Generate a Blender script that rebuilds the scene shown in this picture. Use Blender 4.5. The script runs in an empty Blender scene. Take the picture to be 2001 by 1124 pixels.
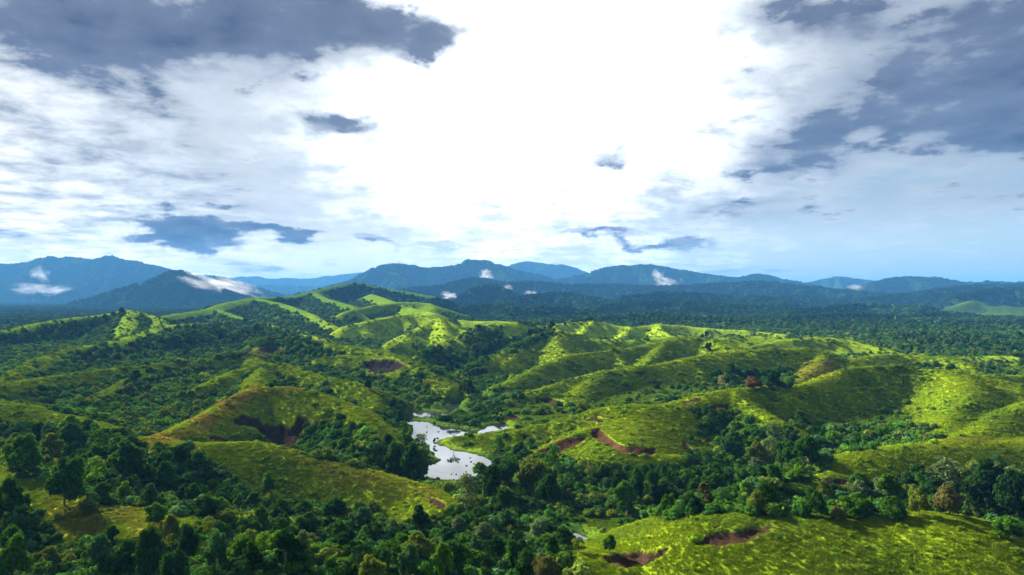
import bpy, math, random
import numpy as np
from mathutils import Matrix, Vector

random.seed(7)
RNG = np.random.default_rng(11)

# ------------------------------------------------------------------ camera, sky, sun, exposure
H = 60.0                       # camera height above the pond, metres
FPX = 1334.0                   # focal length in photo pixels (2001 wide)
HORIZON = 580.0                # photo row of the true horizon
PITCH = math.atan((HORIZON - 562.0) / FPX)
SUN_EL, SUN_AZ = math.radians(30.0), math.radians(-48.0)    # azimuth from +Y, positive to the right

scene = bpy.context.scene
cam_data = bpy.data.cameras.new('camera')
cam_data.sensor_width = 36.0
cam_data.lens = 36.0 * FPX / 2001.0
cam_data.clip_start, cam_data.clip_end = 1.0, 90000.0
cam = bpy.data.objects.new('camera', cam_data)
cam.location = (0, 0, H)
cam.rotation_euler = (math.radians(90) + PITCH, 0, 0)
scene.collection.objects.link(cam)
scene.camera = cam

scene.view_settings.view_transform = 'Standard'
scene.view_settings.look = 'None'
scene.view_settings.exposure = 1.75
scene.view_settings.gamma = 1.0
scene.view_settings.use_curve_mapping = False
scene.render.engine = 'CYCLES'
cy = scene.cycles
cy.max_bounces = 6
cy.diffuse_bounces = 2
cy.glossy_bounces = 2
cy.transmission_bounces = 3
cy.transparent_max_bounces = 6
cy.volume_bounces = 0
cy.use_denoising = True
cy.sample_clamp_indirect = 6.0
cy.use_adaptive_sampling = True
cy.adaptive_threshold = 0.02

sun_data = bpy.data.lights.new('sun', 'SUN')
sun_data.energy = 5.0
sun_data.angle = math.radians(0.6)
sun_data.color = (1.0, 0.93, 0.80)
sun = bpy.data.objects.new('sun', sun_data)
sun_dir = Vector((math.sin(SUN_AZ) * math.cos(SUN_EL), math.cos(SUN_AZ) * math.cos(SUN_EL), math.sin(SUN_EL)))
sun.rotation_euler = sun_dir.to_track_quat('Z', 'Y').to_euler()
sun.location = (0, 0, 300)
scene.collection.objects.link(sun)


class NT:
    """small node-graph writer"""
    def __init__(self, tree):
        self.t = tree
        self.n = tree.nodes
        self.l = tree.links

    def node(self, typ, **kw):
        nd = self.n.new(typ)
        for k, v in kw.items():
            setattr(nd, k, v)
        return nd

    def put(self, sock, v):
        if v is None:
            return
        if isinstance(v, bpy.types.NodeSocket):
            self.l.new(v, sock)
        elif isinstance(v, (tuple, list)) and len(v) == 3 and sock.type == 'RGBA':
            sock.default_value = (*v, 1.0)
        else:
            sock.default_value = v

    def math(self, op, a, b=None, c=None, clamp=False):
        nd = self.node('ShaderNodeMath', operation=op, use_clamp=clamp)
        self.put(nd.inputs[0], a)
        self.put(nd.inputs[1], b)
        if c is not None:
            self.put(nd.inputs[2], c)
        return nd.outputs[0]

    def vmath(self, op, a, b=None, scale=None):
        nd = self.node('ShaderNodeVectorMath', operation=op)
        self.put(nd.inputs[0], a)
        if b is not None:
            self.put(nd.inputs[1], b)
        if scale is not None:
            self.put(nd.inputs['Scale'], scale)
        return nd.outputs['Value'] if op in ('LENGTH', 'DOT_PRODUCT', 'DISTANCE') else nd.outputs['Vector']

    def comb(self, x, y, z):
        nd = self.node('ShaderNodeCombineXYZ')
        for i, v in enumerate((x, y, z)):
            self.put(nd.inputs[i], v)
        return nd.outputs[0]

    def noise(self, vec, scale, detail=5.0, rough=0.55, lac=2.0, dist=0.0, color=False):
        nd = self.node('ShaderNodeTexNoise')
        self.put(nd.inputs['Vector'], vec)
        nd.inputs['Scale'].default_value = scale
        nd.inputs['Detail'].default_value = detail
        nd.inputs['Roughness'].default_value = rough
        nd.inputs['Lacunarity'].default_value = lac
        nd.inputs['Distortion'].default_value = dist
        return nd.outputs['Color' if color else 'Fac']

    def ramp(self, v, lo, hi, out0=0.0, out1=1.0, smooth=True):
        nd = self.node('ShaderNodeMapRange')
        nd.interpolation_type = 'SMOOTHSTEP' if smooth else 'LINEAR'
        nd.clamp = True if not smooth else nd.clamp
        self.put(nd.inputs[0], v)
        for i, x in enumerate((lo, hi, out0, out1)):
            self.put(nd.inputs[i + 1], x)
        return nd.outputs[0]

    def mix(self, f, a, b, blend='MIX'):
        nd = self.node('ShaderNodeMix', data_type='RGBA', blend_type=blend)
        self.put(nd.inputs[0], f)
        self.put(nd.inputs[6], a)
        self.put(nd.inputs[7], b)
        return nd.outputs[2]


def pix_dir(px, py):
    """world direction (unnormalised) of a photo pixel"""
    c, s = math.cos(PITCH), math.sin(PITCH)
    a, b = (px - 1000.5) / FPX, (562.0 - py) / FPX
    return a, c - b * s, s + b * c


def azel(px, py):
    x, y, z = pix_dir(px, py)
    return math.atan2(x, y), math.atan2(z, math.hypot(x, y))


# ---- world: Nishita sky behind a procedural deck of clouds
world = bpy.data.worlds.new('World')
scene.world = world
world.use_nodes = True
W = NT(world.node_tree)
W.n.clear()
sky = W.node('ShaderNodeTexSky')
sky.sky_type = 'NISHITA'
sky.sun_disc = False
sky.sun_elevation = SUN_EL
sky.sun_rotation = SUN_AZ
sky.air_density, sky.dust_density, sky.ozone_density = 1.0, 1.2, 1.5
tc = W.node('ShaderNodeTexCoord')
dirv = W.vmath('NORMALIZE', tc.outputs['Generated'])
sep = W.node('ShaderNodeSeparateXYZ')
W.put(sep.inputs[0], dirv)
dx, dy, dz = sep.outputs
az = W.math('ARCTAN2', dx, dy)
el = W.math('ARCSINE', dz)
# cloud-plane coordinates: streaks compress towards the horizon as on a real deck
inv = W.math('DIVIDE', 1.0, W.math('ADD', W.math('MAXIMUM', dz, 0.0), 0.10))
plane = W.comb(W.math('MULTIPLY', dx, inv), W.math('MULTIPLY', dy, inv), 0.0)
ang = W.comb(az, el, 0.0)
w1 = W.noise(plane, 1.1, 4, 0.6, color=True)
w2 = W.noise(W.comb(az, W.math('MULTIPLY', el, 1.6), 0.3), 8.0, 8, 0.60, color=True)
warp = W.vmath('ADD', W.vmath('SCALE', W.vmath('SUBTRACT', w1, (0.5, 0.5, 0.5)), scale=0.08),
               W.vmath('SCALE', W.vmath('SUBTRACT', w2, (0.5, 0.5, 0.5)), scale=0.12))
angw = W.vmath('ADD', ang, warp)


def blob(px, py, rx, ry, rot, weight, soft=1.0):
    a, e = azel(px, py)
    if py > 400:
        soft *= 0.8
    p = W.vmath('SUBTRACT', angw, (a, e, 0.0))
    m = W.node('ShaderNodeVectorRotate', rotation_type='Z_AXIS')
    W.put(m.inputs['Vector'], p)
    m.inputs['Angle'].default_value = math.radians(rot)
    q = W.vmath('MULTIPLY', m.outputs[0], (FPX / rx, FPX / ry, 0.0))
    d = W.vmath('LENGTH', q)
    return W.math('MULTIPLY', W.ramp(d, 1.0 + 0.62 * soft, 1.0 - 0.98 * soft), weight)


def add_all(lst):
    acc = lst[0]
    for v in lst[1:]:
        acc = W.math('ADD', acc, v)
    return acc


DARK = [
    (60, 10, 260, 70, 0, 0.8, 1.1), (1930, 240, 230, 70, 14, 0.45, 1.2), (700, 30, 260, 45, 4, 0.4, 1.1),  # big grey-blue undersides: photo pixel, radii, tilt, weight, softness
    (250, 15, 420, 75, -4, 0.8, 1.15), (560, 42, 330, 62, 6, 0.8, 1.0), (480, 120, 210, 60, 8, 0.55, 1.1),
    (835, 82, 62, 42, 12, 0.62, 0.7), (700, 70, 170, 48, 10, 0.45, 1.0), (60, 130, 230, 90, 0, 0.45, 1.3),
    (330, 170, 260, 60, 0, 0.30, 1.3),
    (663, 240, 80, 30, -6, 1.15, 0.8), (100, 290, 260, 50, 0, 0.18, 1.3), (330, 330, 190, 20, 0, 0.35, 1.2),
    (180, 375, 200, 20, 0, 0.40, 1.2), (120, 440, 260, 16, 0, 0.35, 1.2),
    (430, 448, 165, 24, 2, 1.15, 0.6), (400, 478, 70, 28, 20, 1.25, 0.5), (560, 452, 80, 12, 2, 0.9, 0.6),
    (730, 480, 40, 12, 5, 0.7, 0.7), (860, 478, 80, 14, -4, 0.7, 0.7),
    (1850, 40, 330, 110, 14, 0.85, 1.2), (1995, 170, 160, 130, 20, 0.95, 1.1), (1540, 15, 180, 34, 10, 0.65, 1.2),
    (1790, 190, 210, 75, 4, 0.62, 1.1), (1450, 150, 70, 24, -4, 0.50, 0.9),
    (1560, 290, 130, 50, -8, 0.70, 0.9), (1625, 262, 50, 60, 0, 0.55, 0.7), (1640, 325, 110, 28, 0, 0.55, 0.9), (1500, 300, 60, 26, 0, 0.35, 0.9),
    (1700, 395, 330, 26, 2, 0.45, 1.3), (1400, 380, 130, 18, 4, 0.55, 1.0), (1192, 318, 46, 20, -8, 1.0, 0.8),
    (1290, 315, 44, 18, 0, 0.4, 1.0), (1420, 405, 130, 16, 5, 0.45, 1.0), (1980, 290, 90, 26, 12, 0.7, 0.9),
    (1130, 466, 95, 13, 5, 0.7, 0.9), (1200, 481, 60, 10, 6, 0.6, 0.9), (1310, 470, 95, 17, 2, 1.15, 0.7),
]
BRIGHT = [  # thin glowing cloud around and below the hidden sun
    (1060, -60, 520, 420, 0, 1.25, 1.2), (1040, 250, 360, 170, 0, 0.75, 1.2), (860, 350, 280, 90, 0, 0.35, 1.2),
    (500, 250, 330, 90, -6, 0.25, 1.2), (1000, 480, 260, 30, 0, 0.6, 1.2), (600, 400, 220, 30, 0, 0.35, 1.3),
]
dark = add_all([blob(*b) for b in DARK])
brt = add_all([blob(*b) for b in BRIGHT])
n_big = W.noise(plane, 1.6, 9, 0.62)
n_mid = W.noise(plane, 4.2, 9, 0.62, dist=0.3)
n_ang = W.noise(W.comb(az, W.math('MULTIPLY', el, 2.2), 0.0), 11.0, 9, 0.60)
# thin veil cover 0..1
veil = W.ramp(W.math('ADD', W.math('MULTIPLY', n_mid, 0.55), W.math('MULTIPLY', n_ang, 0.5)), 0.40, 0.66)
lowband = W.ramp(el, 0.13, 0.03)                       # clear pale-blue strip above the hills
band_left = W.ramp(az, 0.10, 0.42)
gap = W.math('MULTIPLY', W.math('MULTIPLY', lowband, band_left), 0.85)
cover = W.math('SUBTRACT', W.math('ADD', W.math('MULTIPLY', veil, 0.62), 0.40), gap, clamp=True)
cover = W.math('ADD', cover, W.math('MULTIPLY', brt, 0.6), clamp=True)
sundot = W.vmath('DOT_PRODUCT', dirv, tuple(Vector(pix_dir(1060, 40)).normalized()))
halo = W.math('POWER', W.math('MAXIMUM', sundot, 0.0), 20.0)
lum = W.math('ADD', W.ramp(sundot, -0.6, 0.85, 0.12, 0.215), W.math('ADD', W.math('MULTIPLY', halo, 0.60), W.math('MULTIPLY', W.math('MULTIPLY', brt, brt), 0.42)))
lum = W.math('MULTIPLY', lum, W.ramp(W.math('ADD', W.math('MULTIPLY', n_ang, 0.6), W.math('MULTIPLY', n_mid, 0.4)), 0.38, 0.62, 0.55, 1.6, False))
lum = W.math('ADD', lum, W.ramp(el, 0.12, 0.0, 0.0, 0.50))
lum = W.math('MINIMUM', lum, 2.4)
white = W.vmath('SCALE', W.comb(0.93, 0.97, 1.0), scale=lum)
bluesky = W.vmath('SCALE', sky.outputs[0], scale=0.085)
base = W.mix(cover, bluesky, white)
# grey undersides: a thin milky edge, then slate blue where the cloud is thick
tex = W.math('ADD', W.math('MULTIPLY', n_ang, 0.5), W.math('MULTIPLY', n_mid, 0.5))
texc = W.math('SUBTRACT', tex, 0.5)
# a scatter of small flat clouds in the strip above the hills
streak = W.noise(W.comb(az, W.math('MULTIPLY', el, 4.6), 2.0), 7.5, 8, 0.6, dist=0.4)
strip = W.math('MULTIPLY', W.ramp(el, 0.012, 0.035), W.ramp(el, 0.115, 0.075))
strip = W.math('MULTIPLY', strip, W.ramp(az, 0.62, 0.30, 0.15, 1.0))
dark = W.math('ADD', dark, W.math('MULTIPLY', W.math('MULTIPLY', W.ramp(streak, 0.53, 0.68), strip), 0.75))
# loose grey scud drifting through the bright veil
scud = W.ramp(W.math('ADD', W.math('MULTIPLY', n_mid, 0.6), W.math('MULTIPLY', n_ang, 0.4)), 0.50, 0.68)
side = W.ramp(W.math('ABSOLUTE', W.math('ADD', az, -0.03)), 0.10, 0.42, 0.10, 0.62)
dark = W.math('ADD', dark, W.math('MULTIPLY', W.math('MULTIPLY', scud, side), W.ramp(el, 0.05, 0.12)))
dens = W.math('ADD', dark, W.math('MULTIPLY', W.math('MULTIPLY', texc, 2.3), W.math('MINIMUM', W.math('MULTIPLY', dark, 1.6), 1.0)))
deep = W.math('ADD', W.math('MULTIPLY', dens, 0.75), W.math('MULTIPLY', W.math('ADD', W.math('MULTIPLY', W.math('SUBTRACT', n_big, 0.5), 1.4), W.math('SUBTRACT', n_ang, 0.5)), 1.1))
shade = W.mix(W.ramp(deep, 0.10, 0.95, smooth=False), (0.34, 0.375, 0.40), (0.095, 0.112, 0.165))
shade = W.mix(W.ramp(W.math('ADD', deep, W.math('MULTIPLY', W.math('SUBTRACT', W.noise(plane, 2.6, 7, 0.6), 0.5), 1.6)), 0.75, 2.0, smooth=False), shade, (0.036, 0.048, 0.090))
base = W.mix(W.ramp(dens, -0.06, 1.15, 0.0, 0.98, False), base, shade)
ground_side = W.ramp(dz, -0.02, 0.0)
base = W.mix(ground_side, (0.10, 0.13, 0.14), base)
bg = W.node('ShaderNodeBackground')
W.put(bg.inputs['Color'], W.vmath('SCALE', base, scale=5.9))
bg.inputs['Strength'].default_value = 0.1
out = W.node('ShaderNodeOutputWorld')
W.l.new(bg.outputs[0], out.inputs['Surface'])
world.cycles.sampling_method = 'MANUAL'
world.cycles.sample_map_resolution = 512

# ------------------------------------------------------------------ the land
def pix_at(px, py, Y):
    """world point on a photo pixel's ray at forward distance Y"""
    x, y, z = pix_dir(px, py)
    t = Y / y
    return np.array([x * t, Y, H + z * t])


def hash2(ix, iy, seed):
    n = (ix.astype(np.int64) * 374761393 + iy.astype(np.int64) * 668265263 + seed * 1442695041) & 0xffffffff
    n = ((n ^ (n >> 13)) * 1274126177) & 0xffffffff
    n = (n ^ (n >> 16)) & 0xffffffff
    return n


def gnoise(x, y, seed=0):
    """2-D gradient noise, about -1..1"""
    x0 = np.floor(x); y0 = np.floor(y)
    fx = (x - x0).astype(np.float32); fy = (y - y0).astype(np.float32)
    ix = x0.astype(np.int64); iy = y0.astype(np.int64)
    ux = fx * fx * fx * (fx * (fx * 6 - 15) + 10)
    uy = fy * fy * fy * (fy * (fy * 6 - 15) + 10)

    def g(i, j):
        h = hash2(ix + i, iy + j, seed).astype(np.float32) * np.float32(2 * math.pi / 4294967296.0)
        return np.cos(h) * (fx - i) + np.sin(h) * (fy - j)
    a = g(0, 0); b = g(1, 0); c = g(0, 1); d = g(1, 1)
    return (a + (b - a) * ux + (c - a) * uy + (a - b - c + d) * ux * uy) * 1.5


def fbm(x, y, lam, octaves=4, seed=0, gain=0.5):
    out = np.zeros(np.shape(x), np.float32); amp = 1.0; tot = 0
    for k in range(octaves):
        out += amp * gnoise(x / lam + 17.3 * k, y / lam - 9.1 * k, seed + k)
        tot += amp; amp *= gain; lam *= 0.5
    return out / tot


def sstep(a, b, x):
    t = np.clip((x - a) / (b - a), 0, 1)
    return t * t * (3 - 2 * t)


# polar sheet of vertices, fine where the valley is looked at, coarse elsewhere, out to the horizon
front = np.radians(np.linspace(-42.0, 42.0, 801))
side = np.radians(np.concatenate([np.arange(43.5, 180, 4.0)]))
PHI = np.concatenate([-side[::-1], front, side, [math.pi + (math.pi - side[-1]) * 0.0]])
PHI = np.unique(np.round(PHI, 7))
PHI = PHI[(PHI > -math.pi + 1e-3)]
R = np.concatenate([np.geomspace(3, 85, 14)[:-1], np.geomspace(85, 140, 100)[:-1], np.geomspace(140, 560, 430)[:-1],
                    np.geomspace(560, 2200, 260)[:-1], np.geomspace(2200, 12500, 200)[:-1], np.geomspace(12500, 70000, 16)])
NR, NC = len(R), len(PHI)
RR, PP = np.meshgrid(R, PHI, indexing='ij')
XX = RR * np.sin(PP)
YY = RR * np.cos(PP)
CELL = np.maximum(np.gradient(R)[:, None] * np.ones((1, NC)), RR * 0.0018)

# ridges: (points (photo px, photo py, forward distance), slope, crest roundness m, bushiness 0 grass .. 1 bush .. 2 forest, grass crest m, spurs)
G, B, F = 0.0, 1.0, 2.0
RIDGES = [
    # near right hill with the two low scars
    ([(1115, 1098, 128), (1180, 1080, 132), (1260, 1072, 133), (1340, 1052, 137), (1400, 1010, 136), (1480, 1008, 134), (1600, 1013, 132), (1700, 1018, 131),
      (1780, 1013, 130), (1850, 1013, 128), (1900, 1022, 128), (1960, 1040, 126), (2060, 1065, 124), (2300, 1100, 120)], 0.36, 14, G, 9, 0),
    ([(1290, 1040, 150), (1340, 1012, 152), (1395, 1000, 156)], 0.42, 8, B, 1, 0),
    # second right hill
    ([(1592, 940, 186), (1625, 905, 196), (1680, 884, 205), (1740, 873, 212), (1830, 868, 218), (1920, 866, 222), (2001, 862, 226), (2200, 850, 240)], 0.42, 11, G, 12, 0),
    ([(1450, 985, 172), (1500, 952, 178), (1560, 940, 182), (1600, 946, 184)], 0.42, 7, B, 1.5, 0),
    # big right hill, its bowl and the flat-topped knob
    ([(880, 862, 283), (960, 852, 284), (1040, 836, 285), (1120, 816, 284), (1180, 799, 283), (1240, 795, 282), (1290, 794, 281), (1340, 781, 284),
      (1400, 766, 290), (1470, 758, 298), (1550, 757, 306), (1600, 745, 318), (1640, 726, 332), (1700, 717, 342), (1760, 716, 344), (1830, 723, 334),
      (1880, 732, 324), (1940, 742, 316), (2001, 754, 308), (2200, 770, 300)], 0.50, 7, G, 14, 0),
    ([(1862, 730, 330), (1893, 745, 308), (1897, 768, 290), (1890, 793, 272), (1865, 820, 254), (1825, 852, 240)], 0.42, 7, G, 12, 0),
    ([(2200, 740, 300), (2060, 775, 284), (2001, 797, 266), (1925, 836, 240), (1860, 862, 222)], 0.40, 7, G, 9, 0),
    ([(1440, 768, 288), (1480, 802, 268), (1515, 822, 254), (1560, 845, 243), (1590, 860, 238)], 0.55, 3.0, G, 3.0, 0),
    ([(1240, 796, 280), (1245, 830, 258), (1240, 862, 238), (1225, 872, 232)], 0.34, 14, G, 20, 0),
    ([(1330, 893, 226), (1270, 897, 226), (1200, 886, 232), (1150, 880, 240), (1090, 893, 242)], 0.50, 3.5, G, 2.5, 0),
    ([(1160, 838, 262), (1110, 856, 254), (1060, 878, 248)], 0.45, 4, G, 6, 0),
    # third line of grass hills
    ([(925, 802, 352), (980, 787, 366), (1035, 768, 384), (1100, 746, 398), (1170, 727, 408), (1240, 718, 416), (1300, 711, 424), (1371, 695, 438), (1460, 686, 448),
      (1530, 681, 455), (1580, 682, 455), (1610, 689, 450), (1645, 703, 440), (1700, 716, 430)], 0.46, 7, G, 13, 0),
    ([(1612, 692, 448), (1600, 715, 420), (1560, 740, 392), (1530, 757, 375)], 0.46, 6, G, 9, 0),
    ([(1180, 728, 406), (1150, 750, 384), (1130, 775, 362)], 0.4, 7, G, 8, 0),
    ([(935, 767, 405), (1006, 744, 432), (1059, 716, 462), (1113, 694, 486), (1184, 686, 504), (1255, 677, 520), (1308, 668, 536), (1350, 659, 548),
      (1385, 661, 545), (1420, 673, 520), (1453, 686, 498)], 0.48, 7, G, 10, 0),
    ([(1308, 668, 536), (1280, 690, 500), (1262, 707, 470)], 0.45, 5, G, 6, 0),
    ([(942, 709, 500), (975, 695, 530), (1006, 681, 560), (1052, 659, 600), (1095, 649, 622), (1123, 652, 628), (1150, 662, 622), (1220, 666, 622), (1255, 662, 630),
      (1330, 655, 640)], 0.50, 6, G, 12, 0),
    ([(1100, 650, 620), (1092, 668, 575), (1105, 690, 530), (1118, 700, 510)], 0.42, 4, G, 8, 0),
    ([(1020, 674, 575), (1015, 690, 540), (990, 708, 510)], 0.42, 4, G, 6, 0),
    ([(1065, 638, 800), (1113, 630, 822), (1159, 626, 836), (1191, 632, 840), (1226, 640, 832), (1256, 637, 850), (1290, 634, 862), (1340, 637, 866), (1395, 643, 860),
      (1460, 646, 850), (1531, 653, 820)], 0.5, 8, G, 16, 0),
    ([(1163, 627, 830), (1150, 638, 770), (1135, 655, 712)], 0.5, 4, G, 10, 0),
    ([(1235, 640, 830), (1222, 652, 770), (1212, 664, 720)], 0.5, 4, G, 10, 0),
    ([(1292, 634, 860), (1296, 645, 790), (1310, 656, 730)], 0.5, 4, G, 10, 0),
    ([(1350, 668, 640), (1410, 660, 650), (1453, 656, 655), (1540, 660, 640)], 0.4, 8, G, 9, 0),
    ([(1453, 687, 560), (1496, 667, 590), (1585, 659, 610), (1638, 661, 612), (1684, 671, 600), (1722, 682, 585), (1763, 691, 565)], 0.42, 8, G, 9, 0),
    ([(1656, 703, 470), (1720, 693, 500), (1770, 693, 505), (1850, 700, 490), (1900, 715, 460)], 0.40, 8, G, 9, 0),
    ([(1720, 681, 640), (1780, 677, 655), (1870, 685, 640), (1930, 690, 620)], 0.38, 8, G, 8, 0),
    ([(1800, 703, 520), (1850, 697, 530), (1920, 697, 525), (2001, 694, 520), (2150, 690, 515)], 0.40, 9, G, 9, 0),
    ([(1900, 742, 350), (1950, 735, 372), (2001, 737, 380), (2150, 735, 390)], 0.40, 7, G, 9, 0),
    ([(1535, 650, 930), (1600, 642, 980), (1640, 641, 1000), (1700, 645, 980), (1780, 652, 930), (1860, 656, 900), (1900, 662, 880)], 0.36, 9, G, 9, 0),
    # grass hills far right behind the wood
    ([(1830, 607, 1650), (1880, 595, 1700), (1905, 585, 1750), (1925, 600, 1700), (1960, 597, 1700), (2001, 601, 1700), (2200, 600, 1700)], 0.42, 10, G, 24, 0),
    ([(1780, 622, 1350), (1860, 613, 1400), (1940, 612, 1400), (2001, 616, 1400), (2200, 615, 1400)], 0.38, 10, G, 16, 0),
    ([(1680, 604, 1750), (1700, 602, 1780), (1730, 606, 1750)], 0.4, 8, G, 10, 0),
    # centre left: lit hills below the high ridge
    ([(767, 677, 590), (790, 664, 640), (807, 652, 690), (830, 634, 740), (856, 621, 770), (880, 632, 760), (900, 645, 740), (925, 649, 735), (945, 655, 700)], 0.52, 5, G, 14, 0),
    ([(860, 623, 765), (872, 645, 700), (868, 665, 650)], 0.5, 5, 0.5, 6, 0),
    ([(830, 690, 560), (865, 675, 590), (890, 662, 640), (930, 648, 690), (970, 634, 740), (1000, 630, 760), (1050, 637, 770)], 0.46, 6, 0.3, 8, 0),
    ([(671, 638, 800), (739, 623, 850), (800, 611, 900), (830, 618, 890), (860, 628, 860)], 0.46, 6, 0.4, 10, 0),
    ([(885, 625, 1000), (930, 628, 980), (1000, 628, 960), (1050, 633, 940)], 0.40, 6, 0.2, 9, 0),
    ([(678, 609, 1050), (757, 592, 1120), (828, 590, 1150), (849, 601, 1100)], 0.46, 6, 0.6, 9, 0),
    ([(730, 575, 1400), (770, 590, 1250), (800, 603, 1100), (850, 612, 1000)], 0.45, 6, 0.6, 8, 0),
    # the high dark-green ridge across the left
    ([(300, 622, 1000), (338, 614, 1040), (409, 604, 1150), (440, 591, 1230), (500, 581, 1320), (560, 580, 1400), (610, 569, 1480), (660, 557, 1560), (700, 551, 1600), (735, 561, 1580), (780, 567, 1560),
      (850, 580, 1500)], 0.44, 12, B, 6, 0),
    ([(500, 583, 1310), (560, 595, 1150), (600, 610, 1020), (640, 628, 900), (660, 640, 840)], 0.45, 7, 0.8, 5, 0),
    ([(610, 571, 1470), (650, 588, 1280), (700, 600, 1120)], 0.46, 7, 0.8, 5, 0),
    ([(425, 605, 1140), (480, 622, 1000), (530, 635, 880), (580, 652, 780), (640, 668, 690)], 0.44, 7, B, 4, 0),
    ([(455, 655, 700), (500, 640, 760), (545, 645, 740), (600, 655, 700), (640, 664, 670)], 0.42, 6, 0.7, 6, 0),
    # left: dark wooded spurs with bright crests
    ([(-150, 640, 640), (0, 650, 680), (71, 632, 740), (125, 622, 790), (178, 617, 810), (238, 606, 830), (267, 611, 830), (302, 620, 800), (320, 640, 740)], 0.46, 8, 1.3, 4, 0),
    ([(240, 608, 825), (262, 632, 720), (240, 655, 640)], 0.44, 6, B, 4, 0),
    ([(-100, 765, 330), (0, 743, 380), (53, 711, 440), (142, 680, 515), (213, 669, 560), (267, 652, 630), (320, 638, 730), (356, 633, 800), (420, 632, 880)], 0.44, 6, B, 3, 0),
    ([(330, 660, 620), (400, 645, 700), (440, 640, 760)], 0.5, 8, 1.6, 1, 0),
    ([(-120, 760, 300), (0, 752, 330), (107, 735, 372), (200, 722, 408), (302, 714, 438), (374, 707, 462), (430, 700, 484), (463, 695, 500), (498, 688, 515)], 0.42, 6, B, 5, 0),
    ([(300, 714, 438), (250, 745, 385), (180, 780, 330)], 0.42, 6, 1.2, 2, 0),
    ([(498, 664, 620), (534, 660, 600), (605, 664, 570), (650, 673, 550), (703, 678, 530), (757, 687, 500), (810, 709, 455), (849, 730, 425), (880, 752, 400), (895, 764, 388)], 0.50, 6, 0.8, 4, 0),
    ([(625, 700, 500), (690, 694, 505), (750, 698, 490), (800, 716, 450)], 0.5, 5, 0.5, 4, 0),
    ([(520, 663, 605), (500, 685, 540), (495, 705, 480), (510, 714, 450), (535, 711, 425)], 0.46, 5, 0.8, 5, 0),
    ([(400, 752, 352), (450, 733, 380), (480, 720, 404), (516, 711, 418), (550, 712, 414), (569, 718, 400), (623, 734, 376), (665, 743, 362), (700, 751, 350), (730, 771, 335), (745, 787, 322)], 0.50, 5, 0.7, 4, 0),
    ([(530, 712, 414), (505, 728, 372), (498, 742, 345), (500, 756, 315)], 0.50, 3.5, 0.6, 3, 0),
    # main left hill with the dark hollow
    ([(275, 866, 214), (310, 853, 228), (345, 838, 240), (385, 818, 256), (430, 797, 274), (468, 771, 292), (500, 758, 303), (545, 755, 306), (590, 761, 303), (640, 774, 296),
      (700, 799, 282), (740, 829, 266), (775, 860, 250), (795, 880, 244)], 0.50, 5, 0.35, 7, 0),
    ([(700, 801, 280), (722, 830, 260), (738, 862, 240)], 0.45, 4, 0.8, 3, 0),
    ([(300, 858, 216), (340, 868, 210), (390, 869, 208), (450, 867, 212), (510, 871, 214), (580, 888, 212), (640, 902, 210), (700, 918, 206), (760, 933, 202), (815, 948, 198),
      (850, 966, 190), (872, 988, 180)], 0.40, 7, 0.25, 9, 0),
    # left foreground slopes
    ([(-150, 900, 190), (0, 930, 180), (80, 962, 168), (160, 985, 162), (250, 1005, 156), (330, 1020, 150), (400, 1030, 148)], 0.30, 12, 0.6, 4, 0),
    ([(-100, 775, 280), (40, 790, 275), (130, 815, 262), (220, 845, 240)], 0.34, 10, 1.0, 2, 0),
    ([(400, 1130, 112), (470, 1112, 113), (530, 1100, 114), (600, 1094, 114), (680, 1098, 114), (760, 1112, 114)], 0.40, 9, 0.3, 5, 0),
    # wooded middle distance
    ([(740, 574, 2500), (800, 562, 2600), (870, 560, 2600), (905, 547, 2650), (940, 543, 2700), (985, 553, 2650), (1050, 550, 2700), (1120, 557, 2700), (1200, 556, 2750), (1290, 560, 2700),
      (1360, 556, 2700), (1420, 553, 2700), (1480, 549, 2700), (1530, 553, 2650), (1580, 560, 2600), (1660, 568, 2500), (1740, 576, 2400)], 0.42, 20, F, 0, 3),
    ([(890, 588, 1950), (920, 568, 2000), (945, 557, 2050), (975, 560, 2050), (1000, 575, 1980)], 0.48, 14, F, 0, 2),
    ([(940, 612, 1600), (985, 590, 1750), (1041, 577, 1850), (1095, 572, 1900), (1148, 582, 1850), (1200, 590, 1750), (1260, 606, 1600)], 0.40, 16, F, 0, 2),
    ([(990, 622, 1350), (1040, 607, 1420), (1085, 603, 1450), (1148, 610, 1420), (1200, 622, 1350)], 0.36, 14, F, 0, 2),
    ([(1230, 580, 1900), (1300, 571, 2000), (1380, 576, 2050), (1450, 578, 2000), (1530, 590, 1850)], 0.36, 16, F, 0, 2),
    ([(1300, 610, 1500), (1400, 600, 1600), (1480, 600, 1600), (1560, 612, 1480)], 0.32, 14, F, 0, 2),
    ([(1480, 585, 2100), (1560, 580, 2200), (1640, 585, 2200), (1720, 592, 2050)], 0.32, 16, F, 0, 2),
    ([(1640, 590, 2150), (1760, 575, 2250), (1850, 562, 2350), (1920, 558, 2400), (2001, 556, 2400), (2200, 552, 2400)], 0.40, 18, F, 0, 3),
    ([(1880, 577, 1950), (1940, 563, 2050), (2001, 565, 2050), (2200, 562, 2050)], 0.40, 16, F, 0, 2),
    ([(30, 612, 2000), (90, 604, 2200), (160, 606, 2200), (230, 600, 2400)], 0.30, 15, F, 0, 0),
    ([(230, 600, 2300), (290, 585, 2450), (345, 577, 2500), (400, 585, 2400), (450, 595, 2200)], 0.36, 20, F, 0, 2),
    ([(1000, 652, 1120), (1080, 628, 1230), (1180, 618, 1260), (1290, 615, 1250), (1400, 622, 1200), (1500, 636, 1120)], 0.52, 9, F, 0, 1),
    ([(1440, 640, 1150), (1560, 622, 1300), (1680, 616, 1330), (1800, 625, 1280), (1900, 640, 1150)], 0.52, 9, F, 0, 1),
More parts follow.
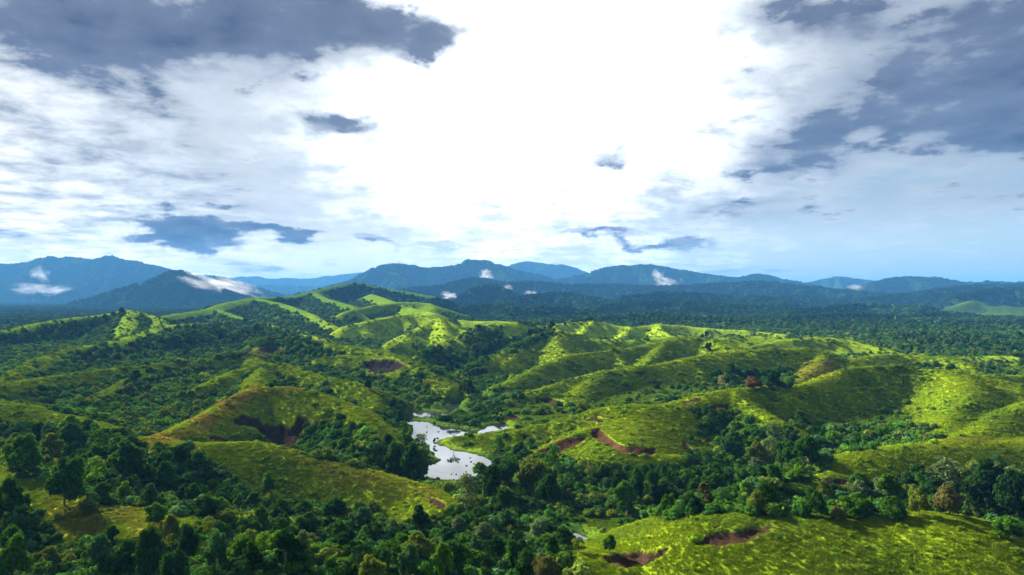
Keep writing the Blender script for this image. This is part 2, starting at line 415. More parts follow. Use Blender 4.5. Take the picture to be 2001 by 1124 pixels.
    ([(1560, 606, 1520), (1650, 598, 1580), (1740, 598, 1580), (1820, 606, 1500)], 0.52, 9, F, 0, 1),
    ([(1180, 600, 1600), (1260, 592, 1700), (1360, 590, 1720), (1450, 598, 1620)], 0.52, 9, F, 0, 1),
    ([(860, 615, 1380), (910, 603, 1480), (960, 598, 1500), (1010, 606, 1420)], 0.52, 9, F, 0, 1),
    ([(1950, 640, 1150), (2001, 628, 1200), (2150, 620, 1220)], 0.52, 9, F, 0, 1),
    ([(-100, 622, 1500), (0, 618, 1600), (90, 622, 1600), (160, 626, 1450)], 0.3, 14, F, 0, 0),
    # blue mountains
    ([(-250, 505, 4300), (-100, 512, 4300), (0, 516, 4300), (55, 512, 4250), (90, 503, 4250), (112, 500, 4250), (128, 504, 4250), (147, 499, 4250), (165, 506, 4250), (190, 508, 4200), (205, 503, 4200), (222, 499, 4200), (240, 506, 4200), (262, 508, 4200), (285, 511, 4200),
      (310, 520, 4150), (330, 526, 4100), (370, 545, 4000)], 0.50, 16, F, 0, 5),
    ([(225, 588, 2350), (260, 568, 2400), (300, 545, 2450), (330, 531, 2500), (348, 527, 2500), (366, 532, 2500), (392, 545, 2480), (440, 566, 2450), (500, 584, 2400)], 0.50, 14, F, 0, 4),
    ([(375, 540, 3500), (395, 536, 3500), (432, 539, 3500), (462, 549, 3450), (500, 570, 3400), (530, 582, 3300)], 0.50, 14, F, 0, 3),
    ([(670, 560, 3600), (712, 535, 3700), (738, 519, 3800), (752, 516, 3800), (785, 517, 3850), (810, 522, 3850), (850, 524, 3900), (888, 520, 3950), (915, 506, 4000), (942, 506, 4000), (975, 515, 3950),
      (1000, 524, 3900), (1035, 545, 3800)], 0.52, 16, F, 0, 5),
    ([(985, 520, 5600), (1022, 511, 5600), (1028, 510, 5600), (1065, 515, 5600), (1105, 518, 5500), (1140, 531, 5500), (1180, 545, 5400)], 0.5, 18, F, 0, 4),
    ([(1090, 550, 3900), (1130, 537, 4000), (1165, 528, 4000), (1210, 517, 4000), (1232, 521, 4000), (1255, 516, 4000), (1290, 518, 4000), (1340, 527, 3950), (1400, 536, 3900), (1448, 541, 3900),
      (1487, 533, 3900), (1510, 540, 3900), (1560, 549, 3900), (1595, 556, 3800)], 0.48, 16, F, 0, 5),
    ([(1560, 556, 4600), (1600, 546, 4600), (1632, 539, 4600), (1655, 542, 4600), (1690, 546, 4600), (1730, 549, 4600), (1800, 556, 4500)], 0.46, 16, F, 0, 4),
    ([(1670, 562, 3200), (1720, 548, 3300), (1760, 540, 3350), (1812, 541, 3350), (1860, 550, 3350), (1905, 553, 3300), (1932, 549, 3300), (1965, 553, 3300), (2001, 550, 3300), (2200, 545, 3300)], 0.48, 14, F, 0, 4),
    # palest ranges in the gap
    ([(380, 550, 7000), (430, 545, 7200), (480, 540, 7200), (540, 543, 7200), (570, 541, 7200), (610, 544, 7200), (650, 537, 7200), (712, 528, 7200), (760, 545, 7000)], 0.35, 20, F, 0, 2),
    ([(430, 565, 5600), (470, 560, 5600), (520, 556, 5600), (580, 559, 5600), (640, 562, 5600), (700, 555, 5600)], 0.35, 20, F, 0, 2),
    ([(470, 574, 4400), (530, 572, 4500), (590, 575, 4500), (640, 574, 4500)], 0.3, 20, F, 0, 1),
]
RIVER_PX = [(1330, 1030), (1240, 1050), (1160, 1063), (1090, 1055), (1030, 1061), (960, 1020), (905, 970), (880, 925), (885, 905), (850, 870), (860, 840), (845, 815), (880, 798), (930, 777), (915, 757),
            (903, 735), (880, 712), (855, 698), (860, 680)]


def flat_pt(px, py, z=0.0):
    x, y, w = pix_dir(px, py)
    t = (z - H) / w
    return np.array([x * t, y * t, z])


def seg_dist(X, Y, a, b):
    dxs, dys = b[0] - a[0], b[1] - a[1]
    L2 = dxs * dxs + dys * dys + 1e-6
    t = np.clip(((X - a[0]) * dxs + (Y - a[1]) * dys) / L2, 0, 1)
    return np.hypot(X - (a[0] + t * dxs), Y - (a[1] + t * dys)), t


# world-space wobble so that crests and flanks are never ruled lines
WX = np.zeros_like(XX); WY = np.zeros_like(YY)
for lam in (24, 60, 150, 400, 1000):
    win = sstep(0.02, 0.05, lam / RR) * (1 - sstep(0.16, 0.45, lam / RR))
    WX += win * lam * 0.028 * gnoise(XX / lam, YY / lam, 31)
    WY += win * lam * 0.06 * gnoise(XX / lam, YY / lam, 57)
QX, QY = XX + WX, YY + WY

riv = np.array([flat_pt(*p) for p in RIVER_PX])
rd = np.full(XX.shape, 1e9)
for a, b in zip(riv[:-1], riv[1:]):
    d, _ = seg_dist(QX, QY, a, b)
    rd = np.minimum(rd, d)
BASE = 0.8 + 6.5 * sstep(14, 130, rd) + 3.0 * sstep(300, 900, RR)
back = sstep(math.radians(44), math.radians(60), np.abs(PP)) * sstep(60, 200, RR)
BASE += back * (10 + 14 * fbm(XX, YY, 260, 3, 5)) + back * np.minimum(RR, 5000) * 0.012 * (1 + fbm(XX, YY, 2500, 3, 8))

KS = np.clip(0.55 + RR * 0.0014, 0.8, 7)
ACC = BASE / KS
TOP = BASE.copy()
BUSH = np.full(XX.shape, 1.0)
DROP = np.full(XX.shape, 0.0)
CRESTW = np.zeros(XX.shape)
far_bush = sstep(900, 1700, RR) * 2.0
BUSH = np.maximum(BUSH, far_bush)
rr_min = R


def add_ridge(P, s, w, bush, crest):
    """union of one ridge with the land; P world points"""
    global ACC
    zmax = P[:, 2].max()
    reach = (zmax + 5) / s + w * 2 + 40
    rads = np.hypot(P[:, 0], P[:, 1])
    r0, r1 = np.searchsorted(R, [rads.min() - reach, rads.max() + reach])
    azs = np.arctan2(P[:, 0], P[:, 1])
    da = reach / max(rads.min() - reach * 0.5, 40)
    c0, c1 = np.searchsorted(PHI, [azs.min() - da, azs.max() + da])
    sl = (slice(max(r0, 0), r1), slice(max(c0, 0), c1))
    X, Y = QX[sl], QY[sl]
    best = np.full(X.shape, -1e9); bz = np.zeros(X.shape)
    for a, b in zip(P[:-1], P[1:]):
        d, t = seg_dist(X, Y, a, b)
        crest_z = a[2] + t * (b[2] - a[2])
        h = crest_z - s * (np.sqrt(d * d + w * w) - w)
        m = h > best
        best = np.where(m, h, best); bz = np.where(m, crest_z, bz)
    ACC[sl] = np.logaddexp(ACC[sl], best / KS[sl])
    own = best > TOP[sl]
    TOP[sl] = np.where(own, best, TOP[sl])
    BUSH[sl] = np.where(own, bush, BUSH[sl])
    DROP[sl] = np.where(own, bz - best, DROP[sl])
    CRESTW[sl] = np.where(own, crest, CRESTW[sl])


for pts, s, w, bush, crest, spurs in RIDGES:
    P = np.array([pix_at(a_, b_, c_ if c_ < 1200 else 1200 + (c_ - 1200) * 1.7) for a_, b_, c_ in pts])
    # rounded polyline: one corner-cutting pass keeps the crest from looking ruled
    Q = [P[0]]
    for a, b in zip(P[:-1], P[1:]):
        Q += [a * 0.75 + b * 0.25, a * 0.25 + b * 0.75]
    Q.append(P[-1])
    P = np.array(Q)
    if bush >= 1.9 and P[:, 1].mean() > 1500:
        # broken skyline: knolls and notches along the crest
        seg = np.linalg.norm(np.diff(P[:, :2], axis=0), axis=1)
        cum = np.concatenate([[0], np.cumsum(seg)])
        step = P[:, 1].mean() * 0.011
        u = np.arange(0, cum[-1], step)
        P = np.stack([np.interp(u, cum, P[:, j]) for j in range(3)], 1)
        fade = sstep(0, 0.6, P[:, 2] / max(P[:, 2].max(), 1))
        zj = RNG.normal(0, 1, len(P)) * 0.5 + np.convolve(RNG.normal(0, 1.3, len(P) + 4), np.ones(5) / 5, 'valid')[:len(P)]
        P[:, 2] += zj * step * 0.075 * fade
        P[:, 1] += np.convolve(RNG.normal(0, 1, len(P) + 4), np.ones(5) / 5, 'valid')[:len(P)] * step * 0.8
    if P[:, 1].mean() < 1200:
        s, w = s * 1.36, w * 0.72
    add_ridge(P, s, w, bush, crest)
    ym = P[:, 1].mean()
    if not spurs and bush < 0.75 and 372 < ym < 1150 and len(P) > 6:
        # short ribs running down both flanks of the grass ridges
        seg = np.linalg.norm(np.diff(P[:, :2], axis=0), axis=1)
        cum = np.concatenate([[0], np.cumsum(seg)])
        u = 18.0
        sgn = 1
        while u < cum[-1] - 12:
            p = np.array([np.interp(u, cum, P[:, j]) for j in range(3)])
            q = np.array([np.interp(u + 3, cum, P[:, j]) for j in range(3)])
            t = (q - p)[:2]; t = t / (np.linalg.norm(t) + 1e-6)
            nrm = np.array([t[1], -t[0]]) * sgn
            a_ = RNG.uniform(-0.5, 0.5)
            nrm = np.array([nrm[0] * math.cos(a_) - nrm[1] * math.sin(a_), nrm[0] * math.sin(a_) + nrm[1] * math.cos(a_)])
            hg = p[2] - 6
            if hg > 6:
                L = hg / RNG.uniform(0.34, 0.46)
                e = p[:2] + nrm * L
                m = p[:2] + nrm * L * 0.5 + np.array([-nrm[1], nrm[0]]) * L * RNG.uniform(-0.12, 0.12)
                add_ridge(np.array([[*p[:2], p[2] - 1.0], [*(p[:2] * 0.55 + m * 0.45), 6 + hg * 0.80], [*m, 6 + hg * 0.58], [*e, 6]]), s * 1.1, 2.5, bush, crest * 0.8)
            u += RNG.uniform(18, 34) * (1 + ym / 1500)
            sgn = -sgn
    if spurs:
        seg = np.linalg.norm(np.diff(P[:, :2], axis=0), axis=1)
        cum = np.concatenate([[0], np.cumsum(seg)])
        zt = P[:, 2].mean()
        n = int(max(2, cum[-1] / (zt * 0.75 + 60)))
        for k in range(n * 2):
            u = cum[-1] * (k + 0.5 + RNG.uniform(-0.3, 0.3)) / (n * 2)
            p = np.array([np.interp(u, cum, P[:, j]) for j in range(3)])
            q = np.array([np.interp(u + 5, cum, P[:, j]) for j in range(3)])
            t = q - p; t /= (np.linalg.norm(t[:2]) + 1e-6)
            nrm = np.array([t[1], -t[0]]) * (1 if k % 2 else -1)
            if RNG.random() < 0.35:
                nrm = nrm * np.array([1, 1])
            a = RNG.uniform(-0.6, 0.6)
            nrm = np.array([nrm[0] * math.cos(a) - nrm[1] * math.sin(a), nrm[0] * math.sin(a) + nrm[1] * math.cos(a)])
            hgt = p[2] - 8
            L = hgt / RNG.uniform(0.26, 0.36)
            m = p[:2] + nrm * L * 0.5 + np.array([-nrm[1], nrm[0]]) * L * RNG.uniform(-0.12, 0.12)
            e = p[:2] + nrm * L
            SP = np.array([[*p[:2], p[2] - 3], [*(p[:2] * 0.5 + m * 0.5), 8 + hgt * 0.80], [*m, 8 + hgt * 0.55], [*(m * 0.5 + e * 0.5), 8 + hgt * 0.28], [*e, 8]])
            add_ridge(SP, s * 1.05, w * 0.6, bush, crest)
Z = ACC * KS
rise = np.maximum(Z - BASE, 0)

# multi-scale relief: every octave only where the sheet can carry it
for lam, amp, sd in ((1.6, 0.050, 1), (3.2, 0.050, 2), (6.4, 0.034, 3), (13, 0.026, 4), (26, 0.026, 5), (52, 0.026, 6), (110, 0.040, 7), (220, 0.050, 8), (440, 0.045, 9), (800, 0.03, 10)):
    win = sstep(2.2, 4.0, lam / CELL) * (1 - sstep(0.10, 0.30, lam / RR))
    rough = np.where(lam < 20, 0.30 + 0.7 * np.clip(BUSH, 0, 2), 0.5 + 0.5 * np.clip(BUSH, 0, 2)) * (1 + 0.9 * sstep(1500, 3500, RR))
    lift = 0.25 + 0.75 * sstep(0, lam * 0.35, rise)
    if lam >= 50:
        n = -2.2 * np.abs(gnoise(XX / lam, YY / lam, 70 + sd)) * sstep(0, lam * 0.22, DROP)
    else:
        n = gnoise(XX / lam, YY / lam, 70 + sd)
        if lam > 10:
            n = n * (0.25 + 0.75 * sstep(0, lam * 0.15, DROP))
    Z = Z + win * rough * lift * lam * amp * n
# little contour steps trodden and slumped into the grass slopes
step_z = Z + 0.8 * gnoise(XX / 9, YY / 9, 131) + 0.3 * gnoise(XX / 3, YY / 3, 132)
Z = Z + 0.085 * np.sin(step_z * 2 * math.pi / 0.95) * sstep(1.0, 3.0, rise) * (RR < 420) * (0.4 + 0.6 * sstep(-0.2, 0.4, gnoise(XX / 20, YY / 20, 133)))

# photo coordinates of every vertex and what the camera can see of the sheet
cP, sP = math.cos(PITCH), math.sin(PITCH)


def project(X, Y, Zv):
    dzv = Zv - H
    fwd = Y * cP + dzv * sP
    up = -Y * sP + dzv * cP
    ok = fwd > 1
    f = np.where(ok, fwd, 1)
    return np.where(ok, 1000.5 + FPX * X / f, -9999), np.where(ok, 562.0 - FPX * up / f, -9999)


def poly_sd(PX, PY, poly):
    """signed distance to a polygon in photo pixels, positive inside"""
    poly = np.array(poly, float)
    d = np.full(PX.shape, 1e9); inside = np.zeros(PX.shape, bool)
    n = len(poly)
    for i in range(n):
        a, b = poly[i], poly[(i + 1) % n]
        dd, _ = seg_dist(PX, PY, a, b)
        d = np.minimum(d, dd)
        cond = ((a[1] > PY) != (b[1] > PY))
        xi = (b[0] - a[0]) * (PY - a[1]) / ((b[1] - a[1]) if b[1] != a[1] else 1e-9) + a[0]
        inside ^= cond & (PX < xi)
    return np.where(inside, d, -d)


def world_poly(poly, z=0.0):
    return [tuple(flat_pt(px, py, z)[:2]) for px, py in poly]


def crop(poly, pad):
    p = np.array(poly)
    rads = np.hypot(p[:, 0], p[:, 1]); azs = np.arctan2(p[:, 0], p[:, 1])
    r0, r1 = np.searchsorted(R, [rads.min() - pad, rads.max() + pad])
    da = pad / rads.min()
    c0, c1 = np.searchsorted(PHI, [azs.min() - da, azs.max() + da])
    return slice(r0, r1), slice(c0, c1)


WATERS = [
    ('pond', 0.0, [(790, 820), (810, 821), (834, 825), (860, 832), (885, 836), (915, 840), (921, 842), (934, 842), (947, 838), (954, 832), (979, 828), (993, 831), (995, 839), (964, 845),
                   (936, 848), (924, 850), (902, 852), (889, 855), (868, 858), (855, 861), (851, 867), (860, 871), (889, 880), (924, 887), (945, 893), (962, 899), (955, 915), (935, 930),
                   (905, 938), (864, 938), (830, 936), (828, 925), (832, 917), (840, 909), (859, 904), (861, 898), (851, 891), (840, 880), (834, 868), (818, 867), (800, 863), (802, 852), (808, 843), (806, 833), (788, 826)]),
    ('upper_pond', 0.15, [(803, 809), (819, 802), (834, 804), (860, 807), (872, 807), (877, 803), (868, 800), (850, 797), (856, 792), (879, 792), (885, 788), (897, 787), (899, 793), (895, 796),
                          (902, 800), (903, 806), (889, 810), (872, 813), (860, 816), (836, 817), (804, 813)]),
    ('small_pool', 0.25, [(918, 774), (936, 771), (950, 776), (944, 782), (922, 781)]),
    ('stream_pool', 0.1, [(1122, 1043), (1141, 1046), (1150, 1054), (1176, 1060), (1176, 1071), (1150, 1070), (1138, 1058), (1122, 1052)]),
    ('stream_pool', 0.1, [(1018, 1053), (1038, 1056), (1040, 1066), (1022, 1066)]),
    ('stream_pool', 0.1, [(868, 942), (882, 942), (884, 954), (874, 954)]),
]
WET = np.zeros(Z.shape, bool); SHORE = np.full(Z.shape, 99.0)
for name, wz, poly in WATERS:
    wp = world_poly(poly, wz)
    sl = crop(wp, 30)
    X = XX[sl] + 0.5 * gnoise(XX[sl] / 3.0, YY[sl] / 3.0, 91) + 0.8 * gnoise(XX[sl] / 9.0, YY[sl] / 9.0, 92)
    Y = YY[sl] + 1.6 * gnoise(XX[sl] / 3.5, YY[sl] / 3.5, 93) + 2.0 * gnoise(XX[sl] / 9.0, YY[sl] / 9.0, 94)
    sd = poly_sd(X, Y, wp)
    z = Z[sl]
    bank = wz + 0.28 + np.clip(-sd, 0, 40) * 0.16
    pad = 14 if name == 'pond' else 7
    f = sstep(-pad, 0, sd)
    z = np.where(z > bank, z * (1 - f) + np.minimum(z, bank) * f, z)
    z = np.maximum(z, wz + 0.22 + 0.10 * gnoise(XX[sl] / 2.0, YY[sl] / 2.0, 95))
    z = np.where(sd > -0.2, wz - 0.10 - 0.35 * sstep(-0.2, 2.5, sd) + 0.14 * gnoise(XX[sl] / 1.3, YY[sl] / 1.3, 96), z)
    Z[sl] = np.where(WET[sl], Z[sl], z)
    WET[sl] |= sd > -0.2
    SHORE[sl] = np.minimum(SHORE[sl], -sd)

PXV, PYV = project(XX, YY, Z)
TE = (Z - H) / RR
RUN = np.maximum.accumulate(TE, axis=0)
SEEN = (TE >= RUN - 0.0006)

# bare-earth slips and hollows: (outline in the photo, depth m, earth kind, soft px)
SCARS = [
    ([(1153, 840), (1173, 833), (1184, 849), (1205, 865), (1226, 872), (1255, 874), (1280, 873), (1287, 886), (1255, 889), (1219, 887), (1191, 875), (1166, 861), (1152, 851)], 1.3, 0, 1.5),
    ([(1050, 882), (1077, 866), (1113, 854), (1146, 852), (1141, 861), (1113, 877), (1077, 889), (1056, 890)], 0.8, 0, 1.5),
    ([(1344, 1068), (1382, 1047), (1435, 1035), (1489, 1026), (1523, 1026), (1499, 1035), (1513, 1041), (1492, 1049), (1457, 1056), (1432, 1065), (1403, 1068), (1371, 1063)], 0.9, 1, 2),
    ([(1175, 1087), (1219, 1077), (1262, 1075), (1308, 1070), (1307, 1080), (1262, 1103), (1219, 1109), (1184, 1101)], 1.0, 1, 2),
    ([(448, 820), (473, 809), (509, 816), (512, 827), (552, 827), (569, 834), (577, 813), (584, 808), (612, 824), (591, 841), (584, 859), (584, 880), (548, 880), (516, 854), (498, 836), (456, 829)], 2.6, 2, 3),
    ([(703, 710), (735, 700), (771, 701), (798, 715), (767, 727), (732, 733)], 5.0, 3, 2),
    ([(1038, 779), (1070, 776), (1105, 786), (1095, 792), (1060, 788)], 1.4, 2, 2),
    ([(1266, 745), (1285, 743), (1296, 749), (1290, 755), (1272, 753)], 1.2, 2, 1.5),
    ([(1373, 857), (1388, 856), (1392, 868), (1376, 869)], 0.8, 0, 1.5),
    ([(1327, 863), (1338, 862), (1354, 880), (1338, 883)], 0.8, 0, 1.5),
    ([(1330, 786), (1350, 779), (1374, 777), (1362, 786), (1338, 790)], 0.6, 0, 1.5),
    ([(1390, 786), (1424, 789), (1426, 808), (1405, 803), (1396, 812)], 0.7, 0, 1.5),
    ([(1590, 938), (1650, 937), (1702, 941), (1702, 948), (1620, 949)], 1.2, 2, 1.5),
    ([(826, 968), (850, 972), (872, 985), (870, 996), (852, 994), (838, 983)], 1.0, 1, 2),
    ([(1135, 821), (1160, 817), (1184, 818), (1178, 826), (1158, 824)], 0.7, 2, 1.5),
    ([(1268, 836), (1284, 835), (1284, 841), (1270, 842)], 0.4, 0, 1.5),
    ([(395, 848), (430, 853), (465, 866), (440, 868), (405, 858)], 0.6, 1, 2),
    ([(1391, 1031), (1412, 1020), (1418, 1021), (1398, 1034)], 0.5, 1, 1),
    ([(497, 683), (530, 676), (560, 684), (535, 692), (505, 692)], 1.6, 2, 2),
    ([(985, 815), (1010, 812), (1020, 818), (1000, 822)], 0.8, 2, 1.5),
]
jit = 8.0 * gnoise(XX / 4.0, YY / 4.0, 201) + 2.5 * gnoise(XX / 1.6, YY / 1.6, 202)
JX = PXV + jit * np.clip(180 / RR, 0.3, 1)
JY = PYV + 0.6 * jit * np.clip(180 / RR, 0.3, 1)
front_mask = SEEN & (PXV > -60) & (PXV < 2060) & (PYV < 1200) & (RR < 900)
EARTH = np.zeros(Z.shape); KIND = np.zeros(Z.shape)
ii = np.where(front_mask)
fx, fy = JX[ii], JY[ii]
for poly, depth, kind, soft in SCARS:
    p = np.array(poly)
    m = (fx > p[:, 0].min() - 12) & (fx < p[:, 0].max() + 12) & (fy > p[:, 1].min() - 12) & (fy < p[:, 1].max() + 12)
    if not m.any():
        continue
    sub = (ii[0][m], ii[1][m])
    sd = poly_sd(fx[m], fy[m], poly)
    e = sstep(-soft * 0.6, soft * 0.6, sd)
    Z[sub] -= 0.75 * depth * sstep(-1.0, 8.0, sd) * (1 + 0.25 * gnoise(XX[sub] / 2.2, YY[sub] / 5.0, 203))
    EARTH[sub] = np.maximum(EARTH[sub], e)
    KIND[sub] = np.where(e > 0.3, kind, KIND[sub])

# plant cover 0 grass .. 1 bush .. 2 closed canopy
n1 = fbm(XX, YY, 40, 4, 301); n2 = fbm(XX, YY, 14, 3, 305); n3 = fbm(XX, YY, 120, 3, 309)
drop_n = DROP + 2.2 * n2 + 2.0 * n1
COVER = np.where(BUSH >= 1.9, 2.0, 0)
near = BUSH < 1.9
flank = sstep(0.0, 1.0, (drop_n - CRESTW * np.where(BUSH > 0.55, 0.95, 1.15)) / 4.0 + 0.5)
cv = np.where(BUSH > 0.55, BUSH * 1.22, BUSH) * flank
valley = sstep(5.5, 1.0, Z - BASE + 1.5 * n2)
cv = np.maximum(cv, valley * np.where(RR > 1000, 1.8, 0.85))
grass_gully = sstep(0.42, 0.65, n1 + 0.35 * n2) * 0.75 * sstep(1.5, 5, DROP)
cv = np.maximum(cv, grass_gully * sstep(0, 0.2, 1.2 - BUSH))
COVER = np.where(near, cv, COVER)


def zone(poly, soft=10.0, amp=46.0):
    soft = soft * 1.5
    out = np.zeros(Z.shape)
    p = np.array(poly)
    k = np.clip((fy_all - 560) / 300, 0.15, 1)
    x = fx_all + amp * k * (n1[fi] + 0.6 * n2[fi]); y = fy_all + 0.5 * amp * k * (n2[fi] - 0.7 * n1[fi])
    m = (x > p[:, 0].min() - 30) & (x < p[:, 0].max() + 30) & (y > p[:, 1].min() - 30) & (y < p[:, 1].max() + 30)
    sub = (fi[0][m], fi[1][m])
    out[sub] = sstep(-soft, soft, poly_sd(x[m], y[m], poly))
    return out


fi = np.where((PXV > -120) & (PXV < 2120) & (PYV < 1400) & (PYV > 560) & (RR < 4500) & (TE >= RUN - 0.02))
fx_all, fy_all = PXV[fi], PYV[fi]
# (outline, value, soft px): open grass (0), scrub (1), canopy (2)
ZONES = [
    ([(930, 640), (2060, 655), (2060, 1124), (1120, 1124), (1110, 1000), (960, 900), (1000, 760)], 'min', 0.55, 10),
    ([(60, 955), (200, 985), (330, 1000), (350, 1060), (300, 1085), (150, 1070), (70, 1010)], 'min', 0.45, 12),
    ([(380, 872), (470, 872), (570, 892), (700, 922), (830, 955), (850, 990), (760, 1030), (700, 985), (560, 985), (480, 950), (400, 900)], 'min', 0.1, 10),
    ([(470, 775), (600, 765), (640, 780), (600, 808), (560, 830), (520, 812), (470, 808), (430, 812)], 'min', 0.1, 6),
    ([(0, 780), (60, 775), (110, 800), (90, 860), (0, 860)], 'min', 0.35, 14),
    # dense
    ([(0, 850), (130, 840), (280, 875), (390, 890), (470, 950), (470, 1000), (330, 1000), (190, 970), (60, 950), (0, 940)], 'max', 1.9, 12),
    ([(0, 960), (60, 1000), (150, 1075), (310, 1085), (400, 1000), (520, 980), (690, 1000), (760, 1040), (860, 1010), (1100, 1060), (1120, 1140), (0, 1140)], 'max', 1.7, 12),
    ([(130, 700), (250, 690), (330, 650), (480, 640), (480, 690), (350, 705), (200, 720)], 'max', 1.7, 10),
    ([(600, 830), (700, 830), (760, 870), (820, 890), (830, 930), (780, 925), (690, 910), (610, 890)], 'max', 1.3, 8),
    ([(760, 860), (830, 862), (850, 895), (855, 940), (790, 930), (755, 900)], 'max', 2.0, 6),
    ([(890, 930), (930, 885), (1060, 890), (1110, 960), (1090, 985), (960, 985), (900, 1010)], 'max', 1.9, 8),
    ([(1190, 950), (1260, 920), (1330, 930), (1400, 880), (1410, 850), (1500, 835), (1590, 850), (1640, 860), (1600, 920), (1540, 940), (1440, 965), (1420, 1000), (1280, 1010), (1200, 1010)], 'max', 1.8, 8),
    ([(1430, 1000), (1470, 975), (1590, 955), (1700, 960), (1760, 935), (1850, 920), (2060, 930), (2060, 1060), (1900, 1018), (1800, 1006), (1600, 1008)], 'max', 2.0, 8),
    ([(1600, 845), (1700, 840), (1790, 845), (1830, 835), (1820, 868), (1700, 875), (1620, 890)], 'max', 1.3, 8),
    ([(1400, 735), (1480, 728), (1540, 725), (1545, 755), (1480, 757), (1405, 752)], 'max', 2.0, 5),
    ([(925, 640), (960, 645), (985, 655), (975, 690), (950, 700), (925, 690), (905, 660)], 'max', 1.9, 6),
    ([(985, 668), (1075, 640), (1080, 655), (1030, 675), (990, 690)], 'max', 1.9, 5),
    ([(800, 675), (890, 695), (950, 705), (945, 735), (900, 745), (870, 735), (820, 705)], 'max', 1.6, 6),
    ([(1700, 655), (1860, 655), (2060, 665), (2060, 692), (1880, 694), (1780, 678), (1700, 668)], 'max', 1.9, 6),
    ([(400, 640), (480, 625), (580, 660), (640, 690), (590, 690), (500, 680), (430, 700), (300, 700)], 'max', 1.4, 8),
    ([(1340, 800), (1430, 800), (1500, 850), (1420, 860), (1360, 850)], 'max', 1.2, 6),
    ([(1110, 900), (1300, 905), (1400, 890), (1300, 990), (1150, 1010), (1110, 980)], 'max', 1.05, 8),
    ([(850, 995), (1100, 1000), (1150, 1050), (1100, 1080), (900, 1060)], 'max', 1.2, 8),
    ([(1040, 635), (1350, 612), (1700, 640), (2060, 630), (2060, 600), (1000, 580), (900, 600)], 'max', 2.0, 5),
    ([(1820, 612), (1870, 592), (1905, 588), (1930, 600), (2060, 600), (2060, 624), (1930, 622), (1880, 616)], 'min', 0.15, 3),
    ([(1670, 610), (1700, 600), (1740, 606), (1710, 612)], 'min', 0.15, 2),
    ([(1335, 628), (1420, 634), (1440, 639), (1360, 636)], 'min', 0.15, 2),
]
for poly, op, v, soft in ZONES:
    m = zone(poly, soft)
    if op == 'max':
        COVER = np.maximum(COVER, COVER * (1 - m) + v * m)
    else:
        COVER = np.minimum(COVER, COVER * (1 - m) + np.minimum(COVER, v) * m)
COVER = np.where(EARTH > 0.4, 0, COVER)
CLEAR = [(788, 786), (905, 784), (1000, 822), (1010, 850), (960, 885), (930, 930), (905, 962), (835, 952), (822, 935), (838, 905), (800, 870), (785, 830)]
cm = zone(CLEAR, 3, 4)
COVER = COVER * (1 - cm) + np.minimum(COVER, 0.80) * cm
cm = zone([(866, 850), (930, 838), (1000, 828), (1012, 846), (965, 884), (905, 882), (860, 868)], 2, 3)
COVER = COVER * (1 - cm) + np.minimum(COVER, 0.52) * cm
cm = zone([(720, 745), (840, 738), (960, 745), (990, 790), (900, 802), (760, 802), (720, 780)], 6, 10)
COVER = COVER * (1 - cm) + np.minimum(COVER, 0.90) * cm
DRYZ = [([(270, 872), (330, 835), (430, 790), (500, 755), (600, 760), (610, 772), (510, 775), (450, 812), (360, 862)], 0.95, 6), ([(570, 880), (700, 915), (850, 955), (860, 985), (760, 970), (640, 935)], 0.5, 12),
        ([(1540, 745), (1580, 718), (1630, 705), (1640, 722), (1590, 742)], 0.8, 5), ([(470, 700), (540, 660), (640, 668), (600, 675), (520, 700)], 0.5, 5),
        ([(230, 990), (340, 1010), (340, 1060), (250, 1060)], 0.5, 12), ([(1650, 880), (1830, 866), (2060, 860), (2060, 870), (1830, 876)], 0.35, 4), ([(100, 960), (240, 985), (200, 1060), (90, 1040)], 0.5, 12)]
DRY = np.zeros(Z.shape)
for poly, v, soft in DRYZ:
    DRY = np.maximum(DRY, v * zone(poly, soft))
DRY = np.clip(DRY + 0.25 * np.clip(n1, 0, 1) * (RR < 1500), 0, 1) * (0.55 + 0.6 * sstep(-0.3, 0.5, n2))


def lerp3(a, b, t):
    return a + (b - a) * t[..., None]


lush = np.array([0.200, 0.292, 0.008]); green = np.array([0.080, 0.172, 0.010]); dryc = np.array([0.28, 0.205, 0.035])
scrub = np.array([0.036, 0.082, 0.012]); wood = np.array([0.018, 0.042, 0.010])
col = np.ones(Z.shape + (3,)) * lush
col = lerp3(col, green, sstep(-0.15, 0.75, n1 + 0.5 * n2 + 0.25 * n3) * 0.85)
col = lerp3(col, green * 0.75, np.clip(sstep(0.4, 1.1, BUSH) * 0.5 + 0.6 * sstep(850, 1200, RR), 0, 0.95))
col = lerp3(col, dryc, DRY)
col = lerp3(col, scrub, sstep(0.35, 0.95, COVER))
col = lerp3(col, wood, sstep(1.1, 1.8, COVER))
earths = np.array([[0.060, 0.031, 0.018], [0.048, 0.028, 0.017], [0.036, 0.023, 0.016], [0.022, 0.016, 0.018]])
ec = earths[KIND.astype(int)] * (1 + 0.3 * gnoise(XX / 2.5, YY / 6.0, 401))[..., None]
col = lerp3(col, np.broadcast_to(ec, col.shape), EARTH)
far_g = sstep(1500, 2200, RR) * 0.8
col = lerp3(col, np.array([0.035, 0.075, 0.014]), far_g * (COVER < 1.2))
under = np.zeros(Z.shape, bool)
for name, wz, poly in WATERS:
    wp = world_poly(poly, wz); sl = crop(wp, 6)
    under[sl] |= Z[sl] < wz + 0.05
col[under] = (0.03, 0.028, 0.018)
TINT = np.clip(col, 0.004, 0.6).astype(np.float32)

